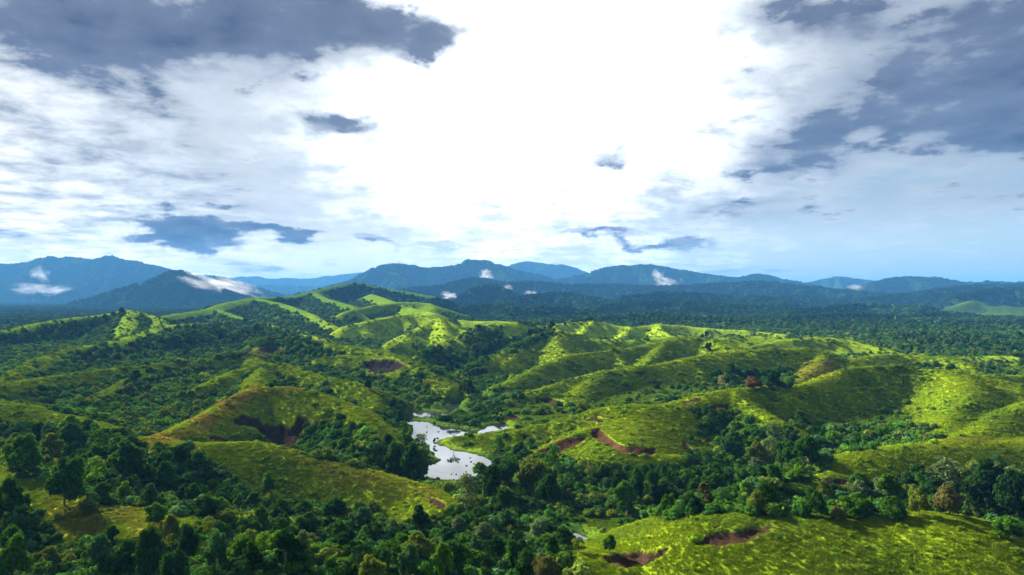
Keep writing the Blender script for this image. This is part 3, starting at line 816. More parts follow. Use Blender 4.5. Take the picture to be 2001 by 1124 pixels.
# ---- mesh sheets
def principled(nt, base, rough=0.8, spec=0.2, **kw):
    b = nt.node('ShaderNodeBsdfPrincipled')
    nt.put(b.inputs['Base Color'], base)
    nt.put(b.inputs['Roughness'], rough)
    nt.put(b.inputs['Specular IOR Level'], spec)
    for k, v in kw.items():
        nt.put(b.inputs[k.replace('_', ' ')], v)
    return b


def new_mat(name):
    m = bpy.data.materials.new(name)
    m.use_nodes = True
    nt = NT(m.node_tree)
    nt.n.clear()
    o = nt.node('ShaderNodeOutputMaterial')
    return m, nt, o


def land_material():
    m, nt, o = new_mat('land')
    at = nt.node('ShaderNodeAttribute', attribute_name='tint')
    geo = nt.node('ShaderNodeNewGeometry')
    pos = geo.outputs['Position']
    n_f = nt.noise(pos, 1.3, 6, 0.65)
    n_m = nt.noise(pos, 0.16, 6, 0.6)
    n_l = nt.noise(pos, 0.035, 6, 0.6)
    f = nt.math('MULTIPLY', nt.ramp(n_f, 0.3, 0.7, 0.6, 1.4, False), nt.ramp(n_m, 0.3, 0.7, 0.72, 1.28, False))
    f = nt.math('MULTIPLY', f, nt.ramp(n_l, 0.3, 0.7, 0.75, 1.25, False))
    c = nt.vmath('SCALE', at.outputs['Color'], scale=f)
    b = principled(nt, c, 1.0, 0.0)
    bump = nt.node('ShaderNodeBump')
    bump.inputs['Strength'].default_value = 0.7
    bump.inputs['Distance'].default_value = 1.0
    hh = nt.math('ADD', nt.math('MULTIPLY', n_f, 0.45), nt.math('MULTIPLY', nt.noise(pos, 0.45, 5, 0.6), 0.9))
    hh = nt.math('ADD', hh, nt.math('MULTIPLY', nt.noise(pos, 0.10, 5, 0.6), nt.ramp(nt.vmath('LENGTH', pos), 600.0, 1500.0, 0.8, 6.0)))
    nt.put(bump.inputs['Height'], hh)
    nt.l.new(bump.outputs[0], b.inputs['Normal'])
    nt.l.new(b.outputs[0], o.inputs['Surface'])
    return m


LAND = land_material()
ring = np.arange(NC)
nxt = (ring + 1) % NC
CLASS = np.zeros((NR, NC), np.int8)                       # 0 hills, 1 earth slip, 2 mountains, 3 distant range, 4 wooded hills
split = 2480
CLASS[(RR > 1500)] = 4
CLASS[(RR > 4300) | ((RR > 3500) & (PXV < 560))] = 2
CLASS[(RR > 6300) & (PXV > 400) & (PXV < 800)] = 3
CLASS[(RR > 10000)] = 3
CLASS[(EARTH > 0.5) & (RR < 900)] = 1
VERT = np.stack([XX, YY, Z], -1).reshape(-1, 3).astype(np.float32)
I = np.arange(NR * NC).reshape(NR, NC)
quads = np.stack([I[:-1, :], I[:-1, nxt], I[1:, nxt], I[1:, :]], -1)
qcls = CLASS[:-1, :]


def mesh_from(name, verts, faces, mat, colors=None, smooth=True):
    me = bpy.data.meshes.new(name)
    nv, nf, k = len(verts), len(faces), faces.shape[1]
    me.vertices.add(nv)
    me.vertices.foreach_set('co', np.ascontiguousarray(verts, np.float32).ravel())
    me.loops.add(nf * k)
    me.loops.foreach_set('vertex_index', np.ascontiguousarray(faces, np.int32).ravel())
    me.polygons.add(nf)
    me.polygons.foreach_set('loop_start', np.arange(0, nf * k, k, dtype=np.int32))
    me.polygons.foreach_set('loop_total', np.full(nf, k, np.int32))
    me.update(calc_edges=True)
    if smooth:
        me.polygons.foreach_set('use_smooth', np.ones(nf, bool))
    if colors is not None:
        a = me.attributes.new('tint', 'FLOAT_COLOR', 'POINT')
        c4 = np.concatenate([colors, np.ones((nv, 1))], 1).astype(np.float32)
        a.data.foreach_set('color', c4.ravel())
    if mat is not None:
        me.materials.append(mat)
    return me


def link(name, me, **props):
    ob = bpy.data.objects.new(name, me)
    scene.collection.objects.link(ob)
    for k, v in props.items():
        ob[k] = v
    return ob


def sheet(name, fmask, mat=LAND, **props):
    q = quads[fmask].reshape(-1, 4)
    used, inv_ = np.unique(q, return_inverse=True)
    me = mesh_from(name, VERT[used], inv_.reshape(-1, 4), mat, TINT.reshape(-1, 3)[used])
    return link(name, me, kind='structure', **props)


sheet('hills', qcls == 0, label='rolling grass and scrub hills around the pond')
sheet('bare_earth', qcls == 1, label='brown bare earth of the landslips on the hillsides')
sheet('wooded_hills', qcls == 4, label='low dark green wooded hills in front of the blue mountains')
sheet('mountains', qcls == 2, label='blue forested mountains along the skyline')
sheet('distant_mountains', qcls == 3, label='palest mountain ranges in the gap of the skyline')


# ---- water
def water_material():
    m, nt, o = new_mat('pond_water')
    geo = nt.node('ShaderNodeNewGeometry')
    b = principled(nt, (0.02, 0.025, 0.02), 0.04, 0.5)
    b.inputs['IOR'].default_value = 1.33
    bump = nt.node('ShaderNodeBump')
    bump.inputs['Strength'].default_value = 0.10
    bump.inputs['Distance'].default_value = 0.05
    nt.put(bump.inputs['Height'], nt.noise(geo.outputs['Position'], 1.2, 3, 0.5))
    nt.l.new(bump.outputs[0], b.inputs['Normal'])
    nt.l.new(b.outputs[0], o.inputs['Surface'])
    return m


WATER = water_material()
WLABEL = {'pond': 'bright pond winding through the valley floor', 'upper_pond': 'smaller curved pond beyond the main pond',
          'small_pool': 'small pool near the tall trees beyond the ponds'}
for name, wz, poly in WATERS:
    p = np.array(world_poly(poly, wz))
    c = p.mean(0)
    d = p - c
    x0, y0 = p.min(0) - 4; x1, y1 = p.max(0) + 4
    # a sheet a little wider than the water; the banks cut its shore
    bm_v = [(x0, y0, wz), (x1, y0, wz), (x1, y1, wz), (x0, y1, wz)]
    me = mesh_from(name, np.array(bm_v), np.array([[0, 1, 2, 3]]), WATER, smooth=False)
    link(name, me, kind='structure', label=WLABEL.get(name, 'short stretch of stream water showing between bushes'))

# ---- the air
haze_mat, nt, o = new_mat('haze_air')
pv = nt.node('ShaderNodeVolumePrincipled')
pv.inputs['Color'].default_value = (0.13, 0.46, 1.0, 1)
pv.inputs['Density'].default_value = 0.78e-4
pv.inputs['Anisotropy'].default_value = 0.0
nt.l.new(pv.outputs[0], o.inputs['Volume'])
haze_mat.cycles.homogeneous_volume = True
zt = float(Z[(RR < 13000)].max()) + 30
bx = 72000.0
zb = float(Z.min()) - 3
hv = np.array([(x, y, z) for z in (zb, zt) for y in (-bx, bx) for x in (-bx, bx)], float)
hf = np.array([[0, 2, 3, 1], [4, 5, 7, 6], [0, 1, 5, 4], [2, 6, 7, 3], [0, 4, 6, 2], [1, 3, 7, 5]])
link('haze', mesh_from('haze', hv, hf, haze_mat, smooth=False), kind='stuff', label='thin blue haze lying over the hills and mountains')


# ---- shreds of morning mist caught on the mountain sides
def mist_material(seed, dens):
    m, nt, o = new_mat('mist')
    tcn = nt.node('ShaderNodeTexCoord')
    p = tcn.outputs['Object']
    n = nt.noise(nt.vmath('ADD', nt.vmath('MULTIPLY', p, (1.0, 1.0, 1.4)), (seed * 3.1, seed * 1.7, 0.0)), 2.0, 5, 0.62)
    r = nt.vmath('LENGTH', p)
    d = nt.math('SUBTRACT', nt.math('MULTIPLY', n, 1.7), nt.math('ADD', 0.38, nt.math('MULTIPLY', r, 0.60)))
    d = nt.math('MULTIPLY', nt.math('MAXIMUM', d, 0.0), dens)
    v = nt.node('ShaderNodeVolumePrincipled')
    v.inputs['Color'].default_value = (0.97, 0.97, 1.0, 1)
    v.inputs['Anisotropy'].default_value = 0.35
    nt.put(v.inputs['Density'], d)
    nt.l.new(v.outputs[0], o.inputs['Volume'])
    return m


MISTS = [  # photo px, half size px, forward distance, tilt, density, label
    (432, 559, 44, 10, 3900, 14, 'long white bank of mist on the right flank of the left mountain'),
    (70, 566, 22, 6, 4000, 4, 'left of two thin mist shreds low on the left mountain'),
    (112, 569, 18, 5, 4000, -4, 'right of two thin mist shreds low on the left mountain'),
    (78, 540, 9, 9, 4600, 0, 'faint small mist patch high on the left mountain'),
    (951, 543, 9, 10, 3750, -20, 'small white plume of mist below the central peak'),
    (1287, 541, 7, 9, 3700, -30, 'thin curl of mist above the larger plume right of centre'),
    (1302, 554, 14, 7, 3600, 10, 'larger white mist plume on the range right of centre'),
    (1328, 556, 5, 7, 3600, 0, 'tiny mist wisp just right of the larger plume'),
    (880, 580, 12, 5, 2400, 15, 'low mist patch in the wooded gap left of centre'),
    (1035, 577, 11, 5, 2500, -5, 'low mist patch in the wooded valley at centre'),
    (992, 563, 8, 4, 3400, 0, 'faint mist patch behind the wooded knoll at centre'),
    (1674, 562, 10, 3, 4500, 5, 'thin mist streak on the far right range'),
]
iv_, if_ = None, None


def uv_ball(nu=14, nv=8):
    v = [(0, 0, 1.0)]
    for i in range(1, nv):
        for j in range(nu):
            a, b = math.pi * i / nv, 2 * math.pi * j / nu
            v.append((math.sin(a) * math.cos(b), math.sin(a) * math.sin(b), math.cos(a)))
    v.append((0, 0, -1.0))
    f = [(0, 1 + j, 1 + (j + 1) % nu) for j in range(nu)]
    for i in range(nv - 2):
        for j in range(nu):
            a = 1 + i * nu
            f += [(a + j, a + nu + j, a + nu + (j + 1) % nu), (a + j, a + nu + (j + 1) % nu, a + (j + 1) % nu)]
    e = len(v) - 1
    f += [(e, e - nu + (j + 1) % nu, e - nu + j) for j in range(nu)]
    return np.array(v), np.array(f)


bv, bf = uv_ball()
for k, (px, py, rx, ry, Yd, tilt, lab) in enumerate(MISTS):
    c = pix_at(px, py, Yd)
    a = math.atan2(c[0], c[1])
    j = int(np.argmin(np.abs(PHI - a)))
    # rest it just in front of the slope that the line of sight meets
    te = (c[2] - H) / math.hypot(c[0], c[1])
    i = int(np.argmax(TE[:, j] >= te)) if (TE[:, j] >= te).any() else int(np.searchsorted(R, Yd))
    if R[i] < 1500:
        i = int(np.searchsorted(R, Yd))
    rr_ = R[i] * 0.985
    wx, wz_ = rx * rr_ / FPX * 1.8, ry * rr_ / FPX * 2.2
    me = mesh_from('mist_wisp', bv, bf, mist_material(k + 1, 0.38 * 6.0 / wz_ * (0.35 if 'thin mist shreds' in lab or 'faint' in lab else (0.75 if 'bank' in lab else 1.0))))
    ob = link('mist_wisp', me, label=lab, category='mist', group='mist caught on the mountain sides')
    ob.location = (rr_ * math.sin(a), rr_ * math.cos(a), H + te * rr_)
    ob.scale = (wx, wz_ * 1.2, wz_)
    ob.rotation_euler = (0, math.radians(tilt), -a)

# ------------------------------------------------------------------ plants
def leaf_material(name, trans=0.35, spread=0.5, ground=0.0):
    m, nt, o = new_mat(name)
    at = nt.node('ShaderNodeAttribute', attribute_name='tint')
    at.attribute_type = 'INSTANCER'
    lv = nt.node('ShaderNodeAttribute', attribute_name='leafvar')
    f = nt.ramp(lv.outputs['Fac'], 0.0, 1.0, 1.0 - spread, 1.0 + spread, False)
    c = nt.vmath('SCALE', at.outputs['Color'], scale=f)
    d = nt.node('ShaderNodeBsdfDiffuse'); nt.put(d.inputs[0], c)
    t = nt.node('ShaderNodeBsdfTranslucent'); nt.put(t.inputs[0], nt.vmath('MULTIPLY', c, (1.25, 1.15, 0.6)))
    if ground:
        gn = nt.node('ShaderNodeAttribute', attribute_name='gnor'); gn.attribute_type = 'INSTANCER'
        geo = nt.node('ShaderNodeNewGeometry')
        nn = nt.vmath('NORMALIZE', nt.vmath('ADD', nt.vmath('SCALE', gn.outputs['Vector'], scale=ground), nt.vmath('SCALE', geo.outputs['Normal'], scale=1.0 - ground)))
        nt.put(d.inputs['Normal'], nn)
    mx = nt.node('ShaderNodeMixShader'); nt.put(mx.inputs[0], trans)
    nt.l.new(d.outputs[0], mx.inputs[1]); nt.l.new(t.outputs[0], mx.inputs[2])
    nt.l.new(mx.outputs[0], o.inputs['Surface'])
    return m


def bark_material():
    m, nt, o = new_mat('bark')
    at = nt.node('ShaderNodeAttribute', attribute_name='tint')
    at.attribute_type = 'INSTANCER'
    geo = nt.node('ShaderNodeTexCoord')
    n = nt.noise(geo.outputs['Object'], 3.0, 5, 0.6)
    c = nt.mix(n, (0.07, 0.05, 0.035), (0.24, 0.21, 0.17))
    b = principled(nt, c, 0.9, 0.1)
    nt.l.new(b.outputs[0], o.inputs['Surface'])
    return m


LEAF = leaf_material('leaves')
BLADE = leaf_material('grass_blades', 0.12, 0.35, 0.8)
CANOPY = leaf_material('forest_leaves', 0.12, 0.5, 0.6)
SCRUB = leaf_material('scrub_leaves', 0.25, 0.5, 0.35)
FERN = leaf_material('fern_leaves', 0.15, 0.4, 0.62)
BARK = bark_material()


def unit(v):
    return v / (np.linalg.norm(v, axis=-1, keepdims=True) + 1e-9)


def leaf_cards(P, N, size, rng, aspect=1.5, droop=0.0, tilt=0.6):
    """one folded leaf spray per point: a bent four-corner card"""
    n = len(P)
    nn = unit(N + rng.normal(0, tilt, (n, 3)))
    a = unit(np.cross(nn, rng.normal(0, 1, (n, 3))))
    b = np.cross(nn, a)
    s = size * rng.uniform(0.6, 1.4, (n, 1))
    A = a * s * aspect * 0.5
    Bv = b * s * 0.5
    dn = nn * s * 0.18
    dz = np.array([0, 0, -droop]) * s
    V = np.stack([P - A + dz, P - Bv - dn, P + A + dz, P + Bv - dn], 1)
    Fc = np.arange(n * 4).reshape(n, 4)
    return V.reshape(-1, 3), Fc


def ico(sub=1):
    t = (1 + 5 ** 0.5) / 2
    v = [(-1, t, 0), (1, t, 0), (-1, -t, 0), (1, -t, 0), (0, -1, t), (0, 1, t), (0, -1, -t), (0, 1, -t), (t, 0, -1), (t, 0, 1), (-t, 0, -1), (-t, 0, 1)]
    f = [(0, 11, 5), (0, 5, 1), (0, 1, 7), (0, 7, 10), (0, 10, 11), (1, 5, 9), (5, 11, 4), (11, 10, 2), (10, 7, 6), (7, 1, 8), (3, 9, 4), (3, 4, 2), (3, 2, 6), (3, 6, 8), (3, 8, 9), (4, 9, 5), (2, 4, 11),
         (6, 2, 10), (8, 6, 7), (9, 8, 1)]
    v = [np.array(p, float) / np.linalg.norm(p) for p in v]
    for _ in range(sub):
        mid = {}
        nf = []
        def mp(a, b):
            k = (min(a, b), max(a, b))
            if k not in mid:
                p = v[a] + v[b]; v.append(p / np.linalg.norm(p)); mid[k] = len(v) - 1
            return mid[k]
        for a, b, c in f:
            ab, bc, ca = mp(a, b), mp(b, c), mp(c, a)
            nf += [(a, ab, ca), (b, bc, ab), (c, ca, bc), (ab, bc, ca)]
        f = nf
    return np.array(v), np.array(f)


ICO0, ICO1 = ico(0), ico(1)


def to_mesh(name, parts, mat):
    """parts: (verts, faces(3 or 4), leafvar per vertex)"""
    me = bpy.data.meshes.new(name)
    vs, fs, lv, off = [], [], [], 0
    for V, Fc, l in parts:
        vs.append(V); lv.append(np.broadcast_to(l, (len(V),)))
        fs += [tuple(int(i) + off for i in f) for f in Fc]
        off += len(V)
    V = np.concatenate(vs)
    me.from_pydata(V.tolist(), [], fs)
    a = me.attributes.new('leafvar', 'FLOAT', 'POINT')
    a.data.foreach_set('value', np.concatenate(lv).astype(np.float32))
    me.materials.append(mat)
    return me


def lobes_crown(name, seed, height, width, base, nlobes, nleaf, leaf, style='round', core=True):
    """crown of leaf sprays on many lobes; metres, trunk foot at the origin"""
    rng = np.random.default_rng(seed)
    ch = height - base
    cz = base + ch * 0.5
    C, Rr = [], []
    # several heads of different height and reach, each built of small lobes
    nh = 4 if style in ('tall',) else (5 if style == 'round' else 6)
    heads = []
    for h in range(nh + (seed % 3)):
        a = 2 * math.pi * h / nh + rng.uniform(-0.5, 0.5)
        q = 0.0 if h == 0 else rng.uniform(0.16, 0.30)
        top = cz + ch * (0.20 if h == 0 else rng.uniform(-0.22, 0.17))
        if style == 'tall':
            q *= 0.7; top = cz + ch * rng.uniform(-0.30, 0.30)
        if style == 'umbrella':
            top = cz + ch * rng.uniform(0.15, 0.35); q = rng.uniform(0.15, 0.36)
        heads.append((math.cos(a) * q * width, math.sin(a) * q * width, top, rng.uniform(0.17, 0.25) * width))
    for hx, hy, hz, hr in heads:
        for i in range(max(3, int(nlobes * 1.6 / len(heads)))):
            d = unit(rng.normal(0, 1, 3))
            if d[2] < -0.55:
                d[2] *= -1
            lr = rng.uniform(0.055, 0.125) * width
            vz = 0.45 if style == 'umbrella' else (1.25 if style == 'tall' else 0.95)
            C.append([hx + d[0] * hr * 0.85, hy + d[1] * hr * 0.85, hz + d[2] * hr * 0.85 * vz])
            Rr.append([lr, lr, lr * (0.45 if style == 'umbrella' else rng.uniform(0.6, 0.95))])
        C.append([hx, hy, hz]); Rr.append([hr * 0.8, hr * 0.8, hr * (0.35 if style == 'umbrella' else 0.75)])
    for i in range(5):        # a skirt of low branches
        a = rng.uniform(0, 6.28)
        if style != 'umbrella':
            lr = rng.uniform(0.10, 0.16) * width
            C.append([math.cos(a) * width * 0.24, math.sin(a) * width * 0.24, base + ch * rng.uniform(0.12, 0.3)]); Rr.append([lr, lr, lr * 0.8])
    C, Rr = np.array(C), np.array(Rr)
    parts = []
    area = (Rr[:, 0] ** 2); per = np.maximum(8, (nleaf * area / area.sum()).astype(int))
    for c, r, n in zip(C, Rr, per):
        d = unit(rng.normal(0, 1, (n, 3)))
        d[:, 2] = np.where(d[:, 2] < -0.5, -d[:, 2], d[:, 2])
        shell = rng.uniform(0.72, 1.22, (n, 1))
        P = c + d * r * shell
        # drop sprays buried in other lobes
        inside = np.zeros(n, bool)
        for c2, r2 in zip(C, Rr):
            if c2 is c:
                continue
            inside |= (((P - c2) / r2) ** 2).sum(1) < 0.55
        P, dd = P[~inside], d[~inside]
        if not len(P):
            continue
        V, Fc = leaf_cards(P, dd * 0.9 + np.array([0, 0, 0.45]), leaf, rng, droop=0.12)
        lobe_tone = rng.uniform(0.2, 0.8)
        l = np.clip(lobe_tone + rng.normal(0, 0.17, len(P)), 0, 1)
        parts.append((V, Fc, np.repeat(l, 4)))
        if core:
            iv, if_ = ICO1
            parts.append((c + iv * r * 0.72 * rng.uniform(0.9, 1.1, (len(iv), 1)), if_, 0.15))  # added core, toned darker than the leaves, blocks light through the crown
    return to_mesh(name, parts, LEAF), C


def tube(p0, p1, r0, r1, n=6, bend=0.0, rng=None, steps=4):
    p0, p1 = np.array(p0, float), np.array(p1, float)
    ax = p1 - p0
    t = np.linspace(0, 1, steps + 1)
    side = np.cross(ax, [0.3, 0.9, 0.1]); side = side / (np.linalg.norm(side) + 1e-9)
    cen = p0 + ax * t[:, None] + side * (np.sin(t * math.pi) * bend)[:, None]
    u = side; w = np.cross(ax, u); w = w / (np.linalg.norm(w) + 1e-9)
    V = []
    for i, c in enumerate(cen):
        r = r0 + (r1 - r0) * t[i]
        for k in range(n):
            a = 2 * math.pi * k / n
            V.append(c + (u * math.cos(a) + w * math.sin(a)) * r)
    V = np.array(V)
    Fc = [(i * n + k, i * n + (k + 1) % n, (i + 1) * n + (k + 1) % n, (i + 1) * n + k) for i in range(steps) for k in range(n)]
    return V, np.array(Fc)


def trunk_mesh(name, seed, base, C, height, r=0.28):
    rng = np.random.default_rng(seed)
    parts = []
    top = np.array([rng.normal(0, 0.25), rng.normal(0, 0.25), base + (height - base) * 0.35])
    V, Fc = tube((0, 0, -2.2), top, r, r * 0.55, 7, 0.25)
    parts.append((V, Fc, 0.5))
    idx = rng.permutation(len(C))[:7]
    for i in idx:
        st = top * rng.uniform(0.6, 1.0)
        V, Fc = tube(st, C[i], r * 0.45, r * 0.10, 5, rng.uniform(-0.5, 0.5))
        parts.append((V, Fc, 0.5))
    return to_mesh(name, parts, BARK)


def bamboo_mesh(name, seed, height=10.0):
    rng = np.random.default_rng(seed)
    parts, stems = [], []
    for i in range(46):
        a = rng.uniform(0, 2 * math.pi); lean = rng.uniform(0.1, 1.0) ** 0.7
        L = height * rng.uniform(0.75, 1.1)
        dirh = np.array([math.cos(a), math.sin(a), 0])
        t = np.linspace(0, 1, 14)[:, None]
        path = dirh * (0.4 + lean * 4.6 * t ** 2.1) + np.array([0, 0, 1]) * (L * (t - 0.30 * lean * t ** 3.2))
        for j in range(0, 13, 3):
            V, Fc = tube(path[j], path[min(j + 3, 13)], 0.06, 0.045, 4, 0, steps=1)
            stems.append((V, Fc, 0.4))
        n = 150
        tt = rng.uniform(0.42, 1.0, n)
        P = np.stack([np.interp(tt, t[:, 0], path[:, k]) for k in range(3)], 1)
        spread = 0.95 * np.sin((tt - 0.3) / 0.7 * math.pi * 0.8)[:, None]
        P = P + rng.normal(0, 1, (n, 3)) * spread * 0.55
        N = dirh * 0.5 + np.array([0, 0, 0.8]) + rng.normal(0, 0.2, (n, 3))
        V, Fc = leaf_cards(P, N, 0.34, rng, aspect=2.6, droop=0.5)
        l = np.clip(rng.uniform(0.3, 0.7) + rng.normal(0, 0.15, n), 0, 1)
        parts.append((V, Fc, np.repeat(l, 4)))
    return to_mesh(name, parts, LEAF), to_mesh(name + '_stems', stems, BARK)


def clump_mesh(name, seed, width, height, n, leaf, mat=None, aspect=1.6):
    """low dome of leaf sprays: scrub, ferns, far crowns"""
    rng = np.random.default_rng(seed)
    parts = []
    k = 5
    for i in range(k):
        a = rng.uniform(0, 6.28); q = rng.uniform(0, 0.55)
        c = np.array([math.cos(a) * width * 0.5 * q, math.sin(a) * width * 0.5 * q, height * rng.uniform(0.15, 0.45)])
        r = np.array([width * 0.30, width * 0.30, height * 0.52]) * rng.uniform(0.75, 1.15)
        d = unit(rng.normal(0, 1, (n // k, 3))); d[:, 2] = np.abs(d[:, 2])
        P = c + d * r * rng.uniform(0.7, 1.1, (len(d), 1))
        V, Fc = leaf_cards(P, d + np.array([0, 0, 0.4]), leaf, rng, aspect)
        l = np.clip(rng.uniform(0.3, 0.7) + rng.normal(0, 0.18, len(d)), 0, 1)
        parts.append((V, Fc, np.repeat(l, 4)))
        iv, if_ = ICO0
        parts.append((c + iv * r * 0.72, if_, 0.2))  # darkened core added inside each dome so light does not pass through
    return to_mesh(name, parts, mat or LEAF)


def tuft_mesh(name, seed, width=1.0, height=0.7, n=16):
    rng = np.random.default_rng(seed)
    V, Fc = [], []
    for i in range(n):
        a = rng.uniform(0, 6.28); q = math.sqrt(rng.uniform(0, 1)) * width * 0.5
        p = np.array([math.cos(a) * q, math.sin(a) * q, -0.08])
        b = rng.uniform(0, 6.28); lean = rng.uniform(0.15, 0.75) * height
        tip = p + np.array([math.cos(b) * lean, math.sin(b) * lean, height * rng.uniform(0.55, 1.05)])
        mid = (p + tip) / 2 + np.array([0, 0, 0.12 * height])
        c = rng.uniform(0, 6.28); w = np.array([math.cos(c), math.sin(c), 0]) * 0.065
        k = len(V)
        V += [p - w, p + w, mid + w, mid - w, tip]
        Fc += [(k, k + 1, k + 2, k + 3), (k + 3, k + 2, k + 4)]
    l = np.random.default_rng(seed + 5).uniform(0, 1, n)
    return to_mesh(name, [(np.array(V), Fc, np.repeat(l, 5))], BLADE)


PROTO = {'round': [], 'tall': [], 'umbrella': [], 'sparse': [], 'bamboo': []}


def add_proto(kind, seed, height, width, base, nl, nleaf, leaf, style, r=0.28, core=True):
    me, C = lobes_crown('crown_' + kind, seed, height, width, base, nl, nleaf, leaf, style, core)
    PROTO[kind].append((me, trunk_mesh('trunk_' + kind, seed + 50, base, C, height, r), height, width))


add_proto('round', 1, 9.0, 10.5, 1.2, 26, 4600, 0.38, 'round')
add_proto('round', 2, 8.5, 9.0, 1.0, 20, 4000, 0.37, 'round')
add_proto('round', 3, 10.0, 10.0, 1.6, 30, 4800, 0.38, 'round')
add_proto('round', 4, 7.5, 9.0, 0.8, 17, 3800, 0.36, 'round')
add_proto('round', 5, 9.5, 11.5, 2.0, 34, 5200, 0.40, 'round')
add_proto('tall', 11, 12.5, 7.6, 1.6, 26, 4400, 0.38, 'tall')
add_proto('tall', 12, 11.5, 6.6, 2.2, 20, 3600, 0.38, 'tall', 0.22)
add_proto('umbrella', 21, 8.0, 9.0, 3.2, 15, 1300, 0.34, 'umbrella', 0.2, False)
add_proto('sparse', 31, 12.0, 8.5, 2.5, 26, 2300, 0.36, 'round', 0.26, False)
add_proto('sparse', 32, 11.0, 7.0, 3.0, 20, 1800, 0.36, 'tall', 0.24, False)
bm_, bs_ = bamboo_mesh('crown_bamboo', 41)
PROTO['bamboo'].append((bm_, bs_, 9.5, 11.0))

TONES = {'dark green': (0.017, 0.052, 0.010), 'deep green': (0.011, 0.034, 0.010), 'mid green': (0.030, 0.082, 0.011), 'bright green': (0.060, 0.135, 0.010), 'olive green': (0.062, 0.092, 0.018),
         'blue-green': (0.026, 0.070, 0.034), 'grey-green': (0.062, 0.098, 0.056), 'pale silvery': (0.16, 0.18, 0.13), 'brown-tinged': (0.055, 0.058, 0.026), 'purple-brown': (0.060, 0.036, 0.032)}

TONES = {k: tuple(c * f for c, f in zip(v, (1.95, 1.85, 1.1))) for k, v in TONES.items()}

# ---- where a photo pixel meets the ground
FC0, FC1 = np.searchsorted(PHI, [math.radians(-42.0) - 1e-6, math.radians(42.0) - 1e-6])
def ground_at(px, py):
    x, y, z = pix_dir(px, py)
    a = math.atan2(x, y); te = z / math.hypot(x, y)
    c = int(np.clip(np.searchsorted(PHI, a), 1, NC - 1))
    col_te = np.maximum(RUN[:, c], -9)
    i = int(np.argmax(TE[:, c] >= te))
    if TE[i, c] < te:
        return None
    i = max(i, 1)
    t0, t1 = TE[i - 1, c], TE[i, c]
    f = (te - t0) / (t1 - t0 + 1e-12)
    f = min(max(f, 0), 1)
    r = R[i - 1] + (R[i] - R[i - 1]) * f
    zz = Z[i - 1, c] + (Z[i, c] - Z[i - 1, c]) * f
    return np.array([r * math.sin(a), r * math.cos(a), zz])


def height_at(X, Y):
    r = np.hypot(X, Y); a = np.arctan2(X, Y)
    i = np.clip(np.searchsorted(R, r) - 1, 0, NR - 2)
    j = np.clip(np.searchsorted(PHI, a) - 1, 0, NC - 2)
    fr = (r - R[i]) / (R[i + 1] - R[i]); fa = (a - PHI[j]) / (PHI[j + 1] - PHI[j])
    return (Z[i, j] * (1 - fr) * (1 - fa) + Z[i + 1, j] * fr * (1 - fa) + Z[i, j + 1] * (1 - fr) * fa + Z[i + 1, j + 1] * fr * fa), i, j


